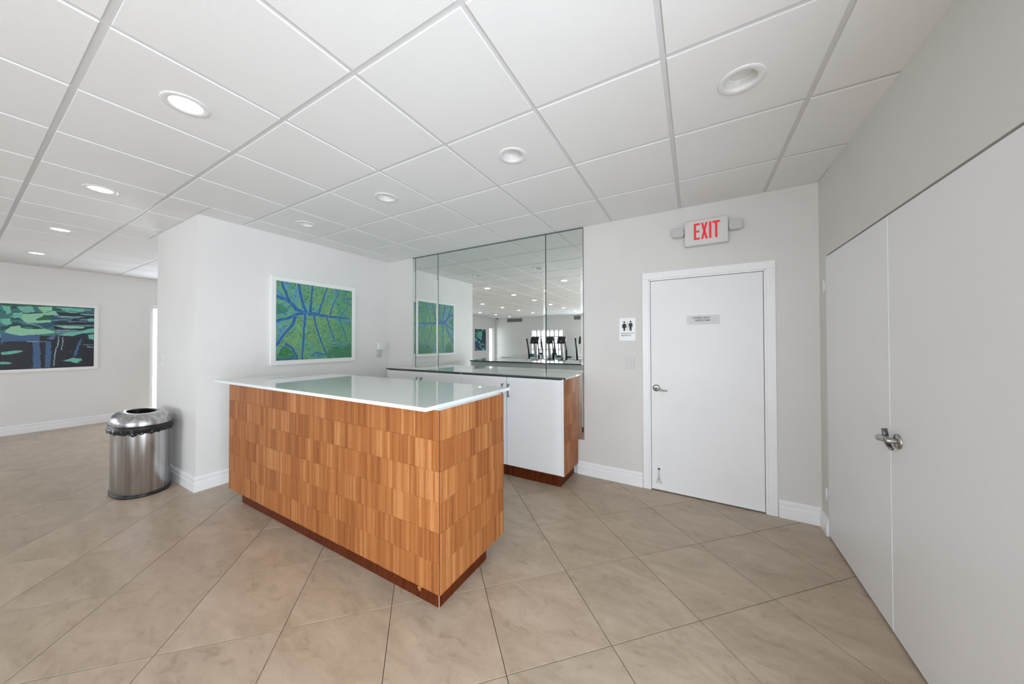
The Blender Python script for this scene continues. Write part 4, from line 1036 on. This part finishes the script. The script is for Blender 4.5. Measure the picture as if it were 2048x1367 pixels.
def where_lit(i, j):
    if (i, j) == (-1.5, 0.5): return 'large lit recessed downlight near the top left, nearest the camera'
    if (i, j) == (-4.5, 0.5): return 'lit recessed downlight, second of the row receding to the far left wall'
    if (i, j) == (-7.5, 0.5): return 'lit recessed downlight, third of the row receding to the far left wall'
    if (i, j) == (-10.5, 0.5): return 'lit recessed downlight closest to the far left wall'
    col = {1.5: 'column nearest the added sliding doors', -1.5: 'column just left of the camera', -4.5: 'column in line with the white wall block', -7.5: 'second column from the far left wall', -10.5: 'column along the far left wall'}[i]
    n = {0.5: 'first', -1.5: 'second', -3.5: 'third', -5.5: 'fourth', -7.5: 'fifth', -9.5: 'sixth', -11.5: 'last'}[j]
    return 'lit recessed downlight, %s in the %s' % (n, col)
UL = {(2.5, 2.5): 'large unlit recessed downlight above the EXIT sign side, near the right wall', (0.5, 2.5): 'unlit recessed downlight in the middle of the ceiling',
      (-1.5, 2.5): 'unlit recessed downlight between the mirror and the counter, second smallest', (-3.5, 2.5): 'smallest unlit recessed downlight near the leaf picture wall'}
for i, j in LIT + UNLIT:
    x, y = pos(i, j); on = (i, j) in LIT
    t = thing('downlight', where_lit(i, j) if on else UL[(i, j)], 'ceiling light', (x, y, ZC), 'lit recessed downlights' if on else 'unlit recessed downlights')
    link('trim_ring', RG, t)
    if on:
        link('lens', LO, t)
        area_light('downlight_glow', (x, y, ZC - 0.016), (0, 0, 0), 0.12, 0, E_LAMP, (0.9, 0.95, 1.0), 'DISK')
    else:
        b = link('baffle', BF, t); link('lens', LF_, b)

# ------------------------------------------------------------------ rear windows, glass doors
def window_unit(idx, a, b, rear):
    if rear: loc = ((a + b) / 2, REAR_Y, WZ0); rz = 0.0
    else: loc = (FAR_X, (a + b) / 2, WZ0); rz = -PI / 2
    wn_ = struct('window_%d' % idx, 'white-framed window of small panes, number %d counted from the rear left corner' % idx, cat='window', loc=loc)  # serves the rear windows seen in the mirror and the unseen ones added for light
    wn_.rotation_euler = (0, 0, rz)
    hw = (b - a) / 2; H = WZ1 - WZ0          # local: x along the wall, y into the room
    m = MB()
    m.cbox(-hw - 0.08, hw + 0.08, 0.001, 0.02, H - 0.01, H + 0.11, 0.003); m.cbox(-hw - 0.08, -hw + 0.01, 0.001, 0.02, -0.02, H - 0.01, 0.003); m.cbox(hw - 0.01, hw + 0.08, 0.001, 0.02, -0.02, H - 0.01, 0.003)
    m.cbox(-hw - 0.1, hw + 0.1, 0.001, 0.05, -0.05, -0.02, 0.003)
    lpart('window_frame', m, M_WINFRAME, wn_)
    nx, nz = 7, 4
    for q in range(1, nx): x = -hw + 2 * hw * q / nx; lpart('muntin', MB().box(x - 0.022, x + 0.022, -0.085, -0.055, 0, H), M_MUNTIN, wn_)
    for q in range(1, nz): z = H * q / nz; lpart('muntin', MB().box(-hw, hw, -0.083, -0.057, z - 0.018, z + 0.018), M_MUNTIN, wn_)
    pw, ph = 2 * hw / nx, H / nz
    pm = MB().add([(0, 0, 0), (pw, 0, 0), (pw, 0, ph), (0, 0, ph)], [(0, 3, 2, 1)]).mesh('pane', M_GLASS)
    for qx in range(nx):
        for qz in range(nz): link('pane', pm, wn_, (-hw + qx * pw, -0.07, qz * ph))
for k, (a, b) in enumerate(WIN): window_unit(k + 1, a, b, True)
for k, (a, b) in enumerate(SW): window_unit(k + 4, a, b, False)  # side windows are added, out of view, for fill light
def side_door(name, label, y0, y1, zt):
    d = struct(name, label, cat='door', loc=(FAR_X, (y0 + y1) / 2, 0))
    m = MB(); x0, x1 = FAR_X - 0.10, FAR_X - 0.055
    w_ = 0.05
    m.cbox(x0, x1, y0 + 0.002, y0 + w_, 0.002, zt - 0.002, 0.003); m.cbox(x0, x1, y1 - w_, y1 - 0.002, 0.002, zt - 0.002, 0.003)
    m.cbox(x0, x1, y0 + w_, y1 - w_, zt - w_ - 0.002, zt - 0.002, 0.003); m.cbox(x0, x1, y0 + w_, y1 - w_, 0.002, 0.09, 0.003)
    part('leaf_frame', m, M_WINFRAME, d)
    mp = MB(); mp.add([(FAR_X - 0.078, y0 + w_, 0.09), (FAR_X - 0.078, y1 - w_, 0.09), (FAR_X - 0.078, y1 - w_, zt - w_), (FAR_X - 0.078, y0 + w_, zt - w_)], [(0, 1, 2, 3)])
    part('pane', mp, M_GLASS, d)
    return d
NSL = 2
for q in range(NSL):
    y0_ = SLB + 0.002 + q * (SLA - SLB - 0.004) / NSL; y1_ = SLB + 0.002 + (q + 1) * (SLA - SLB - 0.004) / NSL
    xo = 0.03 if q % 2 else 0.07
    sd = struct('door_%d' % (6 + q), 'unseen sliding glass door panel added behind the camera for light', cat='door', loc=(RX, BY, 0)); sd.rotation_euler = (0, 0, SK)
    m = MB(); w_ = 0.055
    m.cbox(xo, xo + 0.035, y0_, y0_ + w_, 0.002, SLZ - 0.002, 0.003); m.cbox(xo, xo + 0.035, y1_ - w_, y1_, 0.002, SLZ - 0.002, 0.003)
    m.cbox(xo, xo + 0.035, y0_ + w_, y1_ - w_, 0.002, 0.08, 0.003); m.cbox(xo, xo + 0.035, y0_ + w_, y1_ - w_, SLZ - 0.07, SLZ - 0.002, 0.003)
    lpart('leaf_frame', m, M_WINFRAME, sd)
    m = MB(); m.add([(xo + 0.018, y0_ + w_, 0.08), (xo + 0.018, y1_ - w_, 0.08), (xo + 0.018, y1_ - w_, SLZ - 0.07), (xo + 0.018, y0_ + w_, SLZ - 0.07)], [(0, 1, 2, 3)])
    lpart('pane', m, M_GLASS, sd)
side_door('door_4', 'bright glass exit door at the end of the far left wall', *O1)
side_door('door_5', 'narrow bright glass sidelight in the rear corner, seen in the mirror', *O2)

# ------------------------------------------------------------------ rear part of the room, seen small in the mirror
def vent(x0, x1, z0, z1, label):
    t = thing('air_vent', label, 'vent', ((x0 + x1) / 2, REAR_Y, (z0 + z1) / 2), 'air vents high on the rear wall')
    m = MB(); y0 = REAR_Y + 0.0005; y1 = REAR_Y + 0.015
    m.cbox(x0, x1, y0, y1, z1 - 0.02, z1, 0.002); m.cbox(x0, x1, y0, y1, z0, z0 + 0.02, 0.002); m.cbox(x0, x0 + 0.02, y0, y1, z0 + 0.02, z1 - 0.02, 0.002); m.cbox(x1 - 0.02, x1, y0, y1, z0 + 0.02, z1 - 0.02, 0.002)
    part('frame', m, M_VENT, t)
    part('backing', MB().box(x0 + 0.02, x1 - 0.02, y0, y0 + 0.002, z0 + 0.02, z1 - 0.02), M_GAP, t)
    n = int((x1 - x0 - 0.04) / 0.05)
    for q in range(n):
        x = x0 + 0.02 + (q + 0.5) * (x1 - x0 - 0.04) / n
        part('slat', MB().box(x - 0.014, x + 0.014, y0 + 0.004, y0 + 0.009, z0 + 0.02, z1 - 0.02), M_VENT, t)
vent(-8.32, -7.44, 2.38, 2.56, 'grey slatted air vent high on the rear wall near the corner')
vent(-4.78, -4.00, 2.38, 2.56, 'grey slatted air vent high on the rear wall near the mirror edge')
cm = thing('security_camera', 'small white dome camera in the rear ceiling corner', 'camera', (-8.75, REAR_Y + 0.25, ZC))
part('base', MB().lathe([(0.0, ZC - 0.03), (0.055, ZC - 0.03), (0.062, ZC - 0.02), (0.062, ZC - 0.0075)], (-8.75, REAR_Y + 0.25, 0), seg=24), M_PLASTIC, cm)
part('dome', MB().lathe([(0.0, ZC - 0.085), (0.025, ZC - 0.078), (0.040, ZC - 0.058), (0.045, ZC - 0.03)], (-8.75, REAR_Y + 0.25, 0), seg=24), M_BLACK, cm)
sb = thing('sideboard', 'long low white sideboard under the rear windows', 'sideboard', (-5.8, REAR_Y + 0.40, 0))
part('body', MB().cbox(-8.4, -3.2, REAR_Y + 0.06, REAR_Y + 0.50, 0.0, 0.62, 0.004), M_CAB, sb)
part('top', MB().cbox(-8.42, -3.18, REAR_Y + 0.055, REAR_Y + 0.52, 0.62, 0.65, 0.004), M_TRIM, sb)
for q in range(8): part('door', MB().cbox(-8.39 + q * 0.649, -8.39 + q * 0.649 + 0.64, REAR_Y + 0.50, REAR_Y + 0.516, 0.03, 0.61, 0.002), M_CAB, sb)
bx_ = thing('storage_box', 'small dark box standing on the rear sideboard', 'box', (-4.93, REAR_Y + 0.28, 0.65))
part('box_body', MB().cbox(-5.04, -4.82, REAR_Y + 0.20, REAR_Y + 0.36, 0.6501, 0.72, 0.004), M_BLACK, bx_)
part('lid', MB().cbox(-5.05, -4.81, REAR_Y + 0.19, REAR_Y + 0.37, 0.7201, 0.735, 0.003), M_VENT, bx_)
def roll(x0, x1, y, r, label):
    t = thing('exercise_mat', label, 'mat', ((x0 + x1) / 2, y, 0.65), 'teal exercise mats on the sideboard')
    sp_ = [(0.012 + (r - 0.012) * k / 70, k * 0.36) for k in range(71)]
    m = MB(); rr = []
    for x in (x0, x1): rr.append([(x, y + q * math.cos(a), 0.6505 + r + q * math.sin(a)) for q, a in sp_])
    n = len(sp_); m.add(rr[0] + rr[1], [(k, k + 1, n + k + 1, n + k) for k in range(n - 1)])
    m.tube([(x0 + 0.002, y, 0.6505 + r), (x1 - 0.002, y, 0.6505 + r)], r - 0.004, 20)
    part('rolled_mat', m, M_TEAL, t)
roll(-5.75, -5.22, REAR_Y + 0.26, 0.062, 'teal rolled exercise mat lying under the right half of the window')
roll(-6.95, -6.66, REAR_Y + 0.26, 0.085, 'thick teal rolled exercise mat under the left edge of the window')

def machine(x, y, rz, label, kind=0):
    t = thing('exercise_machine', label, 'exercise machine', (x, y, 0), 'exercise machines by the rear windows', rz)
    lpart('floor_frame', MB().cbox(-0.05, 0.05, -0.75, 0.75, 0.03, 0.09, 0.01).cbox(-0.30, 0.30, 0.66, 0.74, 0.0, 0.05, 0.008).cbox(-0.27, 0.27, -0.74, -0.66, 0.0, 0.05, 0.008), M_MACHINE, t)
    m = MB(); m.tube([(0, 0.60, 0.08), (0, 0.50, 0.70), (0, 0.38, 1.20), (0, 0.33, 1.42)], [0.085, 0.075, 0.065, 0.05], 12); lpart('mast', m, M_MACHINE, t)
    m = MB(); m.rings([[(-0.17, 0.40, 1.34), (0.17, 0.40, 1.34), (0.17, 0.24, 1.30), (-0.17, 0.24, 1.30)], [(-0.19, 0.46, 1.60), (0.19, 0.46, 1.60), (0.19, 0.40, 1.60), (-0.19, 0.40, 1.60)]], smooth=False); lpart('console', m, M_BLACK, t)
    m = MB(); m.lathe([(0.0, -0.07), (0.27, -0.07), (0.30, -0.03), (0.30, 0.03), (0.27, 0.07), (0.0, 0.07)], (0, 0.52, 0.40), seg=28, M=Matrix.Rotation(PI / 2, 4, 'Y')); lpart('flywheel_cover', m, M_BLACK if kind else M_MACHINE, t)
    for s in (-1, 1):
        m = MB(); m.tube([(s * 0.24, 0.30, 0.55), (s * 0.25, 0.26, 1.00), (s * 0.25, 0.14, 1.36), (s * 0.22, 0.02, 1.52)], [0.04, 0.036, 0.032, 0.035], 10); lpart('handlebar', m, M_BLACK, t)
        m = MB(); m.tube([(s * 0.24, 0.30, 0.55), (s * 0.16, -0.10, 0.30 + 0.08 * s), (s * 0.14, -0.55, 0.22)], 0.042, 10); lpart('pedal_arm', m, M_MACHINE, t)
        lpart('pedal', MB().cbox(s * 0.15 - 0.075, s * 0.15 + 0.075, -0.42, -0.06, 0.27 + 0.04 * s, 0.31 + 0.04 * s, 0.008), M_BLACK, t)
    if kind:
        lpart('seat_post', MB().tube([(0, -0.32, 0.08), (0, -0.36, 0.86)], 0.028, 10), M_MACHINE, t)
        m = MB(); m.rings([[(-0.03, -0.20, 0.86), (0.03, -0.20, 0.86), (0.03, -0.20, 0.90), (-0.03, -0.20, 0.90)], [(-0.11, -0.48, 0.86), (0.11, -0.48, 0.86), (0.11, -0.48, 0.93), (-0.11, -0.48, 0.93)]], smooth=False); lpart('seat', m, M_BLACK, t)
    return t
machine(-6.20, -5.95, PI, 'silver exercise machine at the left side of the rear window', 0)
machine(-5.56, -6.05, PI, 'black upright exercise machine in the middle of the rear window', 1)
machine(-4.93, -5.95, PI, 'black upright exercise machine at the right side of the rear window', 1)
machine(-4.00, -6.0, PI, 'silver exercise machine seen at the right edge of the mirror', 0)
